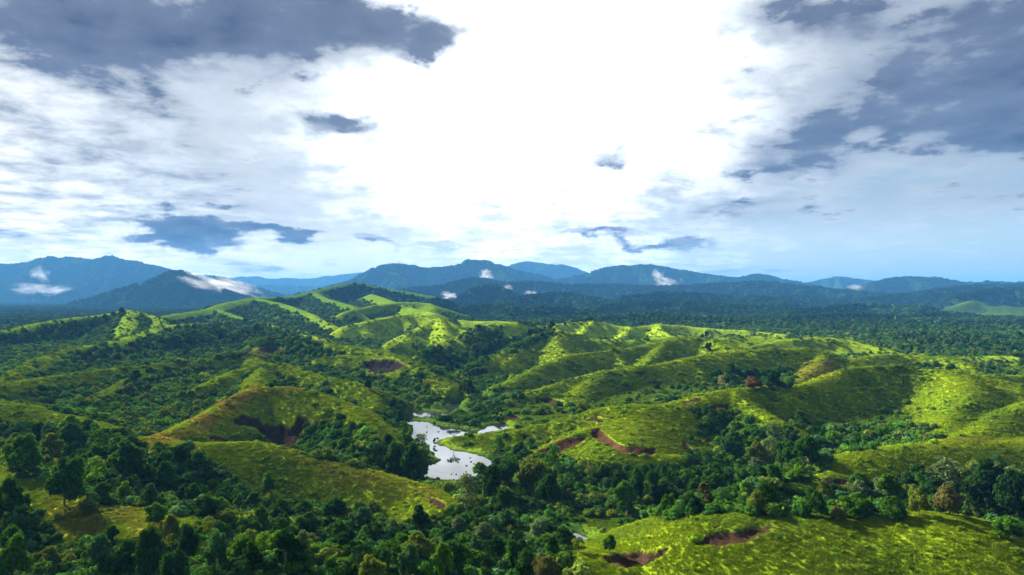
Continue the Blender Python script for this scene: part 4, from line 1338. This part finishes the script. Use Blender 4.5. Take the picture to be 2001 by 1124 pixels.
# (px, foot py, top py, width px, kind, tone, label or None)
HERO = [
    (818, 1082, 985, 62, 'tall', 'deep green', 'tall very dark column-shaped tree at the foot of the sunlit grass spur'),
    (914, 1012, 925, 66, 'sparse', 'grey-green', 'tall wispy grey-green tree with pale limbs at the near end of the pond'),
    (962, 978, 912, 62, 'round', 'deep green', 'dark rounded tree between the wispy tree and the bamboo'),
    (990, 958, 889, 86, 'bamboo', 'dark green', 'feathery dark green bamboo clump overhanging the near corner of the pond'),
    (1040, 962, 893, 80, 'bamboo', 'olive green', 'drooping olive bamboo clump right of the darker bamboo'),
    (1072, 984, 927, 64, 'round', 'dark green', 'round dark tree on the grass right of the bamboo clumps'),
    (990, 1026, 997, 32, 'round', 'blue-green', 'small dense blue-green tree alone on the shaded grass below the bamboo'),
    (886, 868, 840, 30, 'umbrella', 'dark green', 'flat-topped umbrella tree on the tongue of land in the pond'),
    (849, 871, 855, 9, 'tall', 'dark green', 'tiny upright tree on the tip of the tongue of land in the pond'),
    (1224, 1011, 943, 60, 'round', 'mid green', 'large bushy tree at the left end of the gully grove'),
    (1243, 985, 914, 44, 'round', 'dark green', None), (1274, 982, 908, 40, 'tall', 'dark green', None), (1305, 1008, 963, 36, 'round', 'mid green', None),
    (1312, 972, 947, 26, 'round', 'dark green', None), (1382, 997, 952, 48, 'round', 'blue-green', None), (1395, 957, 910, 66, 'round', 'dark green', None),
    (1433, 907, 846, 54, 'round', 'blue-green', 'tall domed blue-green tree at the head of the gully right of the red slips'),
    (1503, 903, 855, 44, 'sparse', 'grey-green', None), (1512, 884, 828, 46, 'sparse', 'grey-green', 'tallest grey-green tree at the top of the gully grove against the grass rib'),
    (1481, 906, 866, 40, 'round', 'olive green', None), (1540, 916, 864, 60, 'round', 'dark green', None), (1578, 912, 857, 56, 'round', 'dark green', None),
    (1514, 951, 910, 36, 'round', 'dark green', None), (1551, 941, 919, 36, 'round', 'bright green', None), (1458, 967, 941, 36, 'round', 'bright green', 'round bright green tree at the gap between the gully grove and the low mound'),
    (1436, 962, 937, 14, 'tall', 'deep green', None), (1452, 946, 914, 42, 'round', 'dark green', None), (1422, 996, 963, 40, 'round', 'mid green', None), (1478, 1003, 961, 58, 'round', 'olive green', None),
    (1611, 980, 943, 40, 'round', 'olive green', None), (1679, 976, 943, 40, 'round', 'grey-green', None), (1731, 992, 940, 66, 'round', 'grey-green', 'broad grey-green tree in the middle of the tree belt behind the near hill'),
    (1744, 1016, 977, 60, 'round', 'mid green', 'glossy green dome of a tree just over the crest of the near hill'), (1847, 967, 906, 72, 'sparse', 'grey-green', 'big open-crowned grey-green tree rising highest from the tree belt'),
    (1805, 962, 930, 34, 'round', 'mid green', None), (1853, 1007, 956, 66, 'round', 'brown-tinged', 'brown-tinged flowering tree in the tree belt behind the near hill'), (1795, 1010, 957, 46, 'round', 'olive green', None),
    (1902, 1012, 975, 38, 'round', 'olive green', None), (1925, 1013, 922, 88, 'round', 'deep green', None), (1889, 982, 963, 38, 'round', 'bright green', None),
    (1969, 977, 918, 62, 'sparse', 'grey-green', None), (1985, 1028, 943, 76, 'round', 'deep green', None), (1971, 1052, 1017, 66, 'round', 'mid green', 'leafy green tree spilling over the right-hand shoulder of the near hill'),
    (1675, 1008, 967, 72, 'round', 'mid green', None), (1597, 1012, 965, 46, 'round', 'dark green', None), (1639, 1017, 992, 42, 'round', 'brown-tinged', None), (1672, 1018, 993, 42, 'round', 'dark green', None),
    (249, 948, 877, 82, 'round', 'dark green', 'broad cauliflower-crowned dark tree below the left end of the golden ridge'), (322, 962, 906, 50, 'round', 'dark green', None), (130, 987, 906, 92, 'round', 'dark green', None),
    (49, 932, 862, 84, 'round', 'mid green', None), (243, 982, 947, 36, 'round', 'bright green', None), (292, 992, 948, 42, 'round', 'blue-green', None), (172, 1004, 974, 50, 'round', 'olive green', None),
    (306, 1026, 988, 56, 'round', 'mid green', None), (335, 1044, 1009, 40, 'round', 'olive green', None), (16, 1028, 950, 64, 'round', 'dark green', None), (195, 1118, 1053, 62, 'round', 'blue-green', None),
    (292, 1130, 1043, 82, 'round', 'dark green', None), (365, 1104, 1031, 60, 'round', 'deep green', None), (27, 1155, 1068, 70, 'round', 'mid green', None), (22, 1084, 1034, 60, 'round', 'dark green', None),
    (379, 998, 950, 42, 'round', 'dark green', None), (523, 972, 927, 38, 'round', 'mid green', 'lone mid green tree on the shaded grass slope of the spur'), (512, 1037, 991, 36, 'round', 'mid green', None), (555, 1042, 1002, 38, 'round', 'dark green', None),
    (665, 1078, 1018, 48, 'round', 'mid green', None), (591, 1092, 1037, 50, 'round', 'grey-green', None), (491, 1108, 1054, 54, 'round', 'dark green', None), (420, 1118, 1047, 64, 'round', 'blue-green', None),
    (725, 1145, 1074, 76, 'round', 'olive green', None), (800, 1135, 1064, 62, 'round', 'blue-green', None), (867, 1135, 1066, 54, 'round', 'bright green', None), (917, 1148, 1098, 66, 'round', 'mid green', None),
    (972, 1102, 1049, 48, 'round', 'deep green', None), (1025, 1135, 1071, 54, 'round', 'dark green', None), (1070, 1140, 1079, 74, 'round', 'brown-tinged', 'brown-flushed round tree at the bottom edge just left of the lowest slip'),
    (1080, 1097, 1049, 38, 'round', 'dark green', None), (927, 1082, 1046, 30, 'round', 'blue-green', None), (895, 1042, 1010, 38, 'round', 'grey-green', None), (712, 1067, 1026, 32, 'tall', 'bright green', None),
    (1130, 1080, 1046, 32, 'sparse', 'olive green', None), (1192, 1082, 1046, 38, 'round', 'mid green', None),
    (768, 927, 865, 48, 'round', 'dark green', None), (804, 938, 864, 54, 'round', 'dark green', None), (826, 938, 880, 34, 'tall', 'mid green', None), (791, 870, 823, 30, 'sparse', 'mid green', None),
    (823, 878, 844, 28, 'sparse', 'grey-green', None), (780, 834, 803, 24, 'round', 'dark green', None), (768, 801, 776, 22, 'round', 'dark green', None),
    (919, 777, 733, 24, 'tall', 'deep green', 'tall dark tree standing by the small pool beyond the ponds'), (899, 779, 750, 20, 'tall', 'dark green', None), (719, 761, 740, 22, 'round', 'deep green', None),
    (839, 767, 744, 28, 'umbrella', 'brown-tinged', 'brownish wide tree on the valley floor left of the tall dark trees'), (956, 696, 668, 26, 'round', 'deep green', None), (935, 652, 633, 16, 'tall', 'deep green', None),
    (979, 650, 634, 14, 'tall', 'deep green', None), (1384, 687, 669, 17, 'round', 'deep green', 'small dark tree alone at the bend of the distant grass crest'), (1381, 659, 647, 12, 'round', 'deep green', None),
    (1373, 662, 652, 9, 'round', 'deep green', None), (1410, 760, 734, 22, 'sparse', 'pale silvery', 'pale silvery tree at the left end of the hollow behind the big hill'),
    (1474, 761, 737, 44, 'round', 'purple-brown', 'dark purple-brown tree in the hollow behind the big hill'), (1513, 757, 724, 34, 'round', 'deep green', None),
    (1104, 636, 629, 8, 'round', 'deep green', None), (98, 868, 842, 34, 'round', 'blue-green', None), (205, 856, 838, 30, 'round', 'dark green', None), (530, 760, 748, 14, 'round', 'dark green', None),
    (285, 702, 690, 18, 'round', 'grey-green', None), (252, 775, 752, 34, 'round', 'grey-green', None), (238, 615, 602, 14, 'round', 'deep green', None), (690, 890, 868, 22, 'round', 'mid green', None),
]
LAND_MARKS = [
    (60, 900, 'in the dense wood at the left edge'), (200, 930, 'below the left end of the golden ridge'), (330, 930, 'in the shade under the golden ridge'), (60, 1050, 'in the bottom left corner wood'),
    (200, 1080, 'in the wood below the yellow scrub patch'), (330, 1060, 'right of the yellow scrub patch'), (450, 1060, 'in the wood under the shaded grass spur'), (580, 1050, 'in the wood above the bottom grass bank'),
    (700, 1060, 'left of the tall column-shaped tree'), (780, 1110, 'at the bottom edge under the column-shaped tree'), (880, 1070, 'right of the column-shaped tree'), (970, 1090, 'in the thicket left of the stream pools'),
    (1060, 1060, 'in the thicket around the stream pools'), (1170, 1050, 'beside the stream above the lowest slip'), (920, 990, 'at the near end of the pond'), (1060, 950, 'around the bamboo clumps'),
    (800, 900, 'in the grove left of the pond'), (660, 870, 'on the scrub slope left of the pond grove'), (780, 820, 'on the bank beyond the left pond grove'), (900, 760, 'by the small pool beyond the ponds'),
    (1240, 960, 'in the left part of the gully grove'), (1320, 980, 'in the lower middle of the gully grove'), (1400, 940, 'in the shaded middle of the gully grove'), (1440, 880, 'at the gully head below the red slips'),
    (1530, 890, 'in the upper right of the gully grove'), (1500, 970, 'around the low scrub mound'), (1620, 980, 'in the left part of the tree belt'), (1720, 980, 'in the middle of the tree belt'),
    (1830, 970, 'in the right part of the tree belt'), (1950, 970, 'at the right edge of the tree belt'), (1700, 860, 'in the hollow of the big bowl'), (1800, 850, 'at the foot of the bright grass rib'),
    (1470, 745, 'in the hollow behind the big hill'), (950, 680, 'in the dark grove on the middle hill'), (1040, 660, 'in the dark strip climbing the middle hill'), (130, 820, 'on the wooded left slope'),
    (280, 800, 'on the scrub slope left of the main left hill'), (400, 760, 'behind the crest of the main left hill'), (130, 720, 'on the far left wooded ridge'), (300, 700, 'in the dark wood across the left'),
    (420, 680, 'in the wood at the foot of the high left ridge'), (860, 710, 'on the valley side beyond the ponds'), (1250, 1010, 'on the scrub slope above the near hill'), (1380, 1010, 'behind the left shoulder of the near hill'),
    (700, 760, 'on the slope under the dark hollow'), (1380, 670, 'on the distant grass crest'), (1100, 640, 'on the farthest grass hills'), (600, 940, 'on the shaded grass spur'),
]
TREES = []   # dict(p, h, w, kind, tone, px, py, hp, label)


def push_tree(p, h, w, kind, tone, label=None):
    px, py = project(p[0], p[1], p[2])
    dist = math.hypot(p[0], p[1])
    TREES.append(dict(p=p, h=h, w=w, kind=kind, tone=tone, px=float(px), py=float(py), hp=h / dist * FPX, label=label))


for px, foot, top, wpx, kind, tone, label in HERO:
    g = ground_at(px, min(foot, 1123 + 0 * foot))
    if g is None:
        continue
    if foot > 1123:                                   # foot just under the frame: step back towards the camera
        k = ground_at(px, 1123)
        f = (1123 - HORIZON) / (foot - HORIZON)
        X, Y = k[0] * f, k[1] * f
        g = np.array([X, Y, float(height_at(np.array([X]), np.array([Y]))[0][0])])
    d = math.hypot(g[0], g[1])
    h = (foot - top) / FPX * d * 1.03
    push_tree(g, h, wpx / FPX * d * (0.78 if px < 720 else 0.86), kind, tone, label)
n_hero = len(TREES)

# fill the woods
AREA = np.zeros(Z.shape); AREA[:-1] = (R[:-1] * np.diff(R))[:, None]
AREA *= np.gradient(PHI)[None, :]
VISM = (TE >= RUN - 0.02) & (np.abs(PP) < math.radians(41))


def scatter(n, weight, seed):
    """n ground points drawn with the given density per square metre"""
    rng = np.random.default_rng(seed)
    w = (weight * AREA)
    w[-1] = 0
    cw = np.cumsum(w.ravel())
    tot = cw[-1]
    k = np.searchsorted(cw, rng.uniform(0, tot, n))
    i, j = np.unravel_index(np.clip(k, 0, Z.size - 1), Z.shape)
    i = np.minimum(i, NR - 2); j = np.minimum(j, NC - 2)
    fr, fa = rng.uniform(0, 1, n), rng.uniform(0, 1, n)
    r = R[i] * (1 - fr) + R[i + 1] * fr
    a = PHI[j] * (1 - fa) + PHI[j + 1] * fa
    z = (Z[i, j] * (1 - fr) * (1 - fa) + Z[i + 1, j] * fr * (1 - fa) + Z[i, j + 1] * (1 - fr) * fa + Z[i + 1, j + 1] * fr * fa)
    return np.stack([r * np.sin(a), r * np.cos(a), z], 1), i, j, r


SHOREW = sstep(0.5, 9.0, SHORE)          # plants thin out and stay low beside the water
land_ok = VISM & ~under & (EARTH < 0.1)
wood_w = sstep(1.2, 1.8, COVER) * (RR < 1500) * land_ok * (0.12 + 0.88 * SHOREW) * (RR > 95)
nwood = int(min((wood_w * AREA).sum() / 10.0, 22000))
WP, wi, wj, wr = scatter(nwood, wood_w, 71)
wn = fbm(WP[:, 0], WP[:, 1], 35, 3, 501)
grid = {}
sizes = []
order = np.argsort(wr)
kept = []
for t in TREES:
    grid.setdefault((int(t['p'][0] // 12), int(t['p'][1] // 12)), []).append((t['p'][0], t['p'][1], t['w'] * 0.5))
rngt = np.random.default_rng(99)
for q in order:
    x, y, z = WP[q]
    w = float(np.clip(rngt.lognormal(math.log(4.2), 0.36) * (1 + 0.35 * wn[q]), 2.2, 9.0))
    gx, gy = int(x // 12), int(y // 12)
    ok = True
    for a in (-1, 0, 1):
        for b in (-1, 0, 1):
            for (u, v, rr_) in grid.get((gx + a, gy + b), ()):
                if (x - u) ** 2 + (y - v) ** 2 < ((rr_ + w * 0.5) * 0.70) ** 2:
                    ok = False; break
            if not ok: break
        if not ok: break
    if ok:
        grid.setdefault((gx, gy), []).append((x, y, w * 0.5))
        kept.append((q, w))
names_t = ['dark green', 'deep green', 'mid green', 'bright green', 'olive green', 'blue-green', 'grey-green', 'brown-tinged']
cand = []
for q, w in kept:
    tone = names_t[rngt.choice(8, p=[0.30, 0.22, 0.20, 0.04, 0.09, 0.09, 0.05, 0.01])]
    kind = ['round', 'tall', 'sparse'][rngt.choice(3, p=[0.80, 0.13, 0.07])]
    h = w * (rngt.uniform(0.78, 1.05) if kind == 'round' else rngt.uniform(1.2, 1.6))
    cand.append((w * h / wr[q] ** 2, q, w, h, kind, tone))
vis_c = [c for c in cand if TE[wi[c[1]], wj[c[1]]] >= RUN[wi[c[1]], wj[c[1]]] - 0.012 and project(*WP[c[1]])[1] < 1150]
vis_c.sort(reverse=True)
chosen = set()
for c in vis_c[:max(0, 296 - n_hero)]:
    _, q, w, h, kind, tone = c
    chosen.add(q)
    push_tree(WP[q], h, w, kind, tone)
rest = [c for c in cand if c[1] not in chosen]

# labels that single each tree out
for t in TREES:
    cxy = min(LAND_MARKS, key=lambda m: (m[0] - t['px']) ** 2 + ((m[1] - (t['py'] - t['hp'] * 0.5)) * 1.6) ** 2)
    t['where'] = cxy[2]
    t['shape'] = {'round': 'round', 'tall': 'upright', 'sparse': 'open-crowned', 'umbrella': 'flat-topped', 'bamboo': 'arching'}[t['kind']]
    t['size'] = 'large' if t['hp'] > 48 else ('small' if t['hp'] < 26 else 'middling')
ordw = ['leftmost', 'second from left', 'third from left', 'fourth from left', 'fifth from left', 'sixth from left', 'seventh from left', 'eighth from left', 'ninth from left', 'tenth from left']
groups = {}
for t in TREES:
    if t['label'] is None:
        groups.setdefault((t['where'], t['tone'], t['shape'], t['size']), []).append(t)
for (where, tone, shape, size), lst in groups.items():
    lst.sort(key=lambda t: t['px'])
    for k, t in enumerate(lst):
        lab = '%s %s %s tree %s' % (size, tone, shape, where)
        if len(lst) > 1:
            lab += ', ' + (ordw[k] if k < len(ordw) else 'number %d from left' % (k + 1))
        lab = lab.replace(', number', ', tree')
        t['label'] = lab if len(lab.split()) <= 16 else lab.replace('small ', '').replace('middling ', '').replace('large ', '').replace(' in the ', ' in ').replace(' under the ', ' under ')

NAMES = {'round': 'broadleaf_tree', 'tall': 'upright_tree', 'sparse': 'open_crowned_tree', 'umbrella': 'umbrella_tree', 'bamboo': 'bamboo_clump'}
rngp = np.random.default_rng(5)
for t in TREES:
    protos = PROTO[t['kind']]
    crown_me, trunk_me, ph, pw = protos[int(rngp.integers(len(protos)))]
    root = bpy.data.objects.new(NAMES[t['kind']], None)
    root.empty_display_size = 1.0
    root.location = tuple(t['p'] + np.array([0, 0, -0.25]))
    sx = t['w'] / pw
    root.scale = (sx * rngp.uniform(0.93, 1.07), sx, t['h'] / ph)
    root.rotation_euler = (0, 0, float(rngp.uniform(0, 6.28)))
    scene.collection.objects.link(root)
    root['label'] = t['label']
    root['category'] = 'bamboo' if t['kind'] == 'bamboo' else 'tree'
    root['group'] = 'bamboo clumps by the pond' if t['kind'] == 'bamboo' else 'trees in the valley and on the hills'
    tint = np.array(TONES[t['tone']]) * rngp.uniform(0.85, 1.15)
    for nm, me in (('crown' if t['kind'] != 'bamboo' else 'foliage', crown_me), ('trunk' if t['kind'] != 'bamboo' else 'stems', trunk_me)):
        ob = bpy.data.objects.new(nm, me)
        ob.parent = root
        ob['tint'] = [float(v) for v in tint]
        if nm == 'stems':
            ob['kind'] = 'stuff'
        scene.collection.objects.link(ob)
0 and print([t['label'] for t in TREES if len(t['label'].split()) > 16], len(TREES) - len(set(t['label'] for t in TREES)), 'shared labels')
print('trees as things', len(TREES), 'heroes', n_hero, 'rest', len(rest), 'of wood pts', nwood)

# ---- masses nobody could count
def source(name, meshes):
    c = bpy.data.collections.new(name)
    for k, me in enumerate(meshes):
        ob = bpy.data.objects.new('%s_%02d' % (name, k), me)
        c.objects.link(ob)
    return c


def instancer(name, label, pts, scale, rot, tint, idx, coll, nor=None):
    me = bpy.data.meshes.new(name)
    n = len(pts)
    me.vertices.add(n)
    me.vertices.foreach_set('co', np.ascontiguousarray(pts, np.float32).ravel())
    a = me.attributes.new('iscale', 'FLOAT_VECTOR', 'POINT'); a.data.foreach_set('vector', np.ascontiguousarray(scale, np.float32).ravel())
    a = me.attributes.new('irot', 'FLOAT_VECTOR', 'POINT'); a.data.foreach_set('vector', np.ascontiguousarray(rot, np.float32).ravel())
    c4 = np.concatenate([tint, np.ones((n, 1))], 1)
    a = me.attributes.new('tint', 'FLOAT_COLOR', 'POINT'); a.data.foreach_set('color', np.ascontiguousarray(c4, np.float32).ravel())
    if nor is not None:
        a = me.attributes.new('gnor', 'FLOAT_VECTOR', 'POINT'); a.data.foreach_set('vector', np.ascontiguousarray(nor, np.float32).ravel())
    a = me.attributes.new('pick', 'INT', 'POINT'); a.data.foreach_set('value', np.ascontiguousarray(idx, np.int32))
    ob = link(name, me, kind='stuff', label=label)
    ng = bpy.data.node_groups.new(name + '_scatter', 'GeometryNodeTree')
    ng.interface.new_socket('Geometry', in_out='INPUT', socket_type='NodeSocketGeometry')
    ng.interface.new_socket('Geometry', in_out='OUTPUT', socket_type='NodeSocketGeometry')
    gi = ng.nodes.new('NodeGroupInput'); go = ng.nodes.new('NodeGroupOutput')
    ci = ng.nodes.new('GeometryNodeCollectionInfo')
    ci.inputs['Collection'].default_value = coll
    ci.inputs['Separate Children'].default_value = True
    ci.inputs['Reset Children'].default_value = True
    iop = ng.nodes.new('GeometryNodeInstanceOnPoints')
    iop.inputs['Pick Instance'].default_value = True

    def attr(nm, typ):
        nd = ng.nodes.new('GeometryNodeInputNamedAttribute'); nd.data_type = typ
        nd.inputs['Name'].default_value = nm
        return nd.outputs['Attribute']
    ng.links.new(gi.outputs[0], iop.inputs['Points'])
    ng.links.new(ci.outputs[0], iop.inputs['Instance'])
    ng.links.new(attr('pick', 'INT'), iop.inputs['Instance Index'])
    e2r = ng.nodes.new('FunctionNodeEulerToRotation')
    ng.links.new(attr('irot', 'FLOAT_VECTOR'), e2r.inputs[0])
    ng.links.new(e2r.outputs[0], iop.inputs['Rotation'])
    ng.links.new(attr('iscale', 'FLOAT_VECTOR'), iop.inputs['Scale'])
    ng.links.new(iop.outputs[0], go.inputs[0])
    md = ob.modifiers.new('scatter', 'NODES'); md.node_group = ng
    return ob


def spin(n, rng, tilt=0.0):
    return np.stack([rng.normal(0, tilt, n) if tilt else np.zeros(n), rng.normal(0, tilt, n) if tilt else np.zeros(n), rng.uniform(0, 6.28, n)], 1)


def jitter_tint(base, rng, v=0.2, hue=0.08):
    n = len(base)
    k = rng.lognormal(0, v, (n, 1))
    h = rng.normal(0, hue, (n, 1))
    return np.clip(base * k * np.concatenate([1 + h, np.ones((n, 1)), 1 - h], 1), 0.002, 0.7)


rng = np.random.default_rng(21)
dZr = np.gradient(Z, R, axis=0); dZa = np.gradient(Z, PHI, axis=1) / RR
sx_ = dZr * np.sin(PP) + dZa * np.cos(PP); sy_ = dZr * np.cos(PP) - dZa * np.sin(PP)


def GNOR(i, j):
    v = np.stack([-sx_[i, j], -sy_[i, j], np.ones(len(i))], 1)
    return unit(v)


# the rest of the nearer woods: crown with its trunk in one mesh for the mass
tree_src = source('wood_tree', [p[0] for p in PROTO['round']] + [p[0] for p in PROTO['tall']] + [PROTO['sparse'][0][0]])
dims = [(p[2], p[3]) for p in PROTO['round']] + [(p[2], p[3]) for p in PROTO['tall']] + [(PROTO['sparse'][0][2], PROTO['sparse'][0][3])]
if rest:
    pts = np.array([WP[c[1]] for c in rest]); n = len(rest)
    idx = np.array([rng.integers(0, 5) if c[4] == 'round' else (rng.integers(5, 7) if c[4] == 'tall' else 7) for c in rest])
    sc = np.array([[c[2] / dims[k][1], c[2] / dims[k][1], c[3] / dims[k][0]] for c, k in zip(rest, idx)])
    tn = jitter_tint(np.array([TONES[c[5]] for c in rest]), rng, 0.15)
    instancer('woodland', 'dark green mixed woodland filling the gullies and slopes', pts - [0, 0, 0.4], sc, spin(n, rng), tn, idx, tree_src)

# distant closed forest
far_src = source('forest_crown', [clump_mesh('forest_crown_%d' % k, 600 + k, 10.0, 9.5, 150, 1.5, CANOPY) for k in range(5)])
fw = (COVER > 1.2) * (RR > 1400) * (RR < 9500) * VISM * (TE >= RUN - 0.01) / (RR / 1000.0) ** 2.0
fw = fw * np.where(RR > 7000, 0.4, 1.0)
NF = 230000
pts, i_, j_, r_ = scatter(NF, fw, 81)
pn = fbm(pts[:, 0], pts[:, 1], 180, 3, 777)
sz = rng.lognormal(-0.05, 0.28, NF) * np.clip(0.75 + r_ / 9000.0, 0.9, 1.6)
sc = np.stack([sz, sz, np.minimum(sz, 1.3) * rng.uniform(0.45, 0.95, NF)], 1)
tb = np.where((pn > 0.15)[:, None], np.array([0.026, 0.066, 0.013]), np.array([0.015, 0.040, 0.011]))
instancer('forest', 'dark forest canopy covering the far plain and mountains', pts - [0, 0, 1.0], sc, spin(NF, rng), jitter_tint(tb, rng, 0.45), rng.integers(0, 5, NF), far_src, GNOR(i_, j_))

# scrub
scrub_src = source('scrub', [clump_mesh('scrub_%d' % k, 700 + k, 3.0, 2.0, 240, 0.34, SCRUB) for k in range(5)])
uw = sstep(0.45, 0.95, COVER) * land_ok * (0.40 + 0.60 * SHOREW) * (RR > 95) * (RR < 2300) * (1.0 / np.clip(RR / 260.0, 1.0, 9) ** 1.5)
NU = 105000
pts, i_, j_, r_ = scatter(NU, uw, 82)
grow = np.clip(r_ / 300.0, 0.8, 4.5) ** 0.75
sz = rng.lognormal(-0.10, 0.42, NU) * grow * (0.26 + 0.74 * SHOREW[i_, j_])
sz = np.minimum(sz, 2.4 * rng.uniform(0.6, 1.0, NU) * np.clip(r_ / 1200.0, 1.0, 1.5))
un = fbm(pts[:, 0], pts[:, 1], 22, 3, 778)
pal = np.array([TONES['dark green'], TONES['mid green'], (0.060, 0.13, 0.014), TONES['olive green'], TONES['blue-green'], (0.032, 0.08, 0.013)])
pk = np.clip(((un * 1.6 + 0.5) * 6 + rng.normal(0, 1.4, NU)).astype(int), 0, 5)
tn = jitter_tint(pal[pk], rng, 0.28)
instancer('undergrowth', 'scrub and saplings covering the gullies and shaded slopes', pts - [0, 0, 0.15], np.stack([sz, sz, sz * rng.uniform(0.6, 1.2, NU)], 1), spin(NU, rng), tn, rng.integers(0, 5, NU), scrub_src, GNOR(i_, j_))

# low ferny clumps in the grass
fern_src = source('fern', [clump_mesh('fern_%d' % k, 800 + k, 1.6, 0.7, 70, 0.26, FERN) for k in range(4)])
gw = (1 - sstep(0.5, 1.0, COVER)) * land_ok * (0.12 + 0.88 * SHOREW) * (RR > 95) * (RR < 950) * (0.25 + 0.75 * sstep(-0.2, 0.4, n2 + 0.5 * n1)) * (1.0 / np.clip(RR / 180.0, 1.0, 9) ** 1.6) * (0.35 + 0.65 * sstep(150, 185, RR))
NG = 30000
pts, i_, j_, r_ = scatter(NG, gw, 83)
sz = rng.lognormal(-0.25, 0.40, NG) * (0.4 + 0.6 * SHOREW[i_, j_]) * np.clip(r_ / 230.0, 0.75, 2.3) ** 0.8
base_t = TINT[i_, j_] * np.array([0.74, 0.88, 0.9])
instancer('fern_cover', 'low leafy clumps growing through the grass on the slopes', pts - [0, 0, 0.1], np.stack([sz, sz, sz * rng.uniform(0.5, 1.0, NG)], 1), spin(NG, rng), jitter_tint(base_t, rng, 0.22), rng.integers(0, 4, NG), fern_src, GNOR(i_, j_))

# grass
tuft_src = source('tuft', [tuft_mesh('tuft_%d' % k, 900 + k, 1.3, 0.60, 30) for k in range(5)])
tw = (1 - sstep(0.8, 1.3, COVER)) * land_ok * (0.12 + 0.88 * SHOREW) * (RR > 95) * (RR < 620) * (1.0 / np.clip(RR / 150.0, 0.8, 9) ** 1.7)
NT_ = 210000
pts, i_, j_, r_ = scatter(NT_, tw, 84)
sz = 0.72 * rng.lognormal(0, 0.25, NT_) * (0.4 + 0.6 * SHOREW[i_, j_]) * np.clip(r_ / 170.0, 0.75, 2.6) ** 0.85
base_t = TINT[i_, j_] * np.array([1.02, 1.02, 0.9])
instancer('grass', 'long bright yellow-green grass on the hills', pts, np.stack([sz, sz, np.clip(sz, 0.6, 1.5) * 0.62], 1), spin(NT_, rng, 0.08), jitter_tint(base_t, rng, 0.10, 0.04), rng.integers(0, 5, NT_), tuft_src, GNOR(i_, j_))

# drifts of weed and drowned stumps on the pond
inpond = under & (np.abs(XX) < 60) & (RR > 222) & (RR < 345) & (SHORE < -1.5)
if inpond.any():
    NP = 26
    pts, i_, j_, r_ = scatter(NP, inpond * 1.0, 85)
    pts[:, 2] = -0.06
    sz = rng.uniform(0.25, 0.75, NP)
    instancer('pond_weed', 'dark floating weed and stumps dotted over the pond', pts, np.stack([sz, sz, sz * 0.8], 1), spin(NP, rng), np.tile([0.012, 0.018, 0.008], (NP, 1)), rng.integers(0, 4, NP), fern_src, np.tile([0.0, 0.0, 1.0], (NP, 1)))
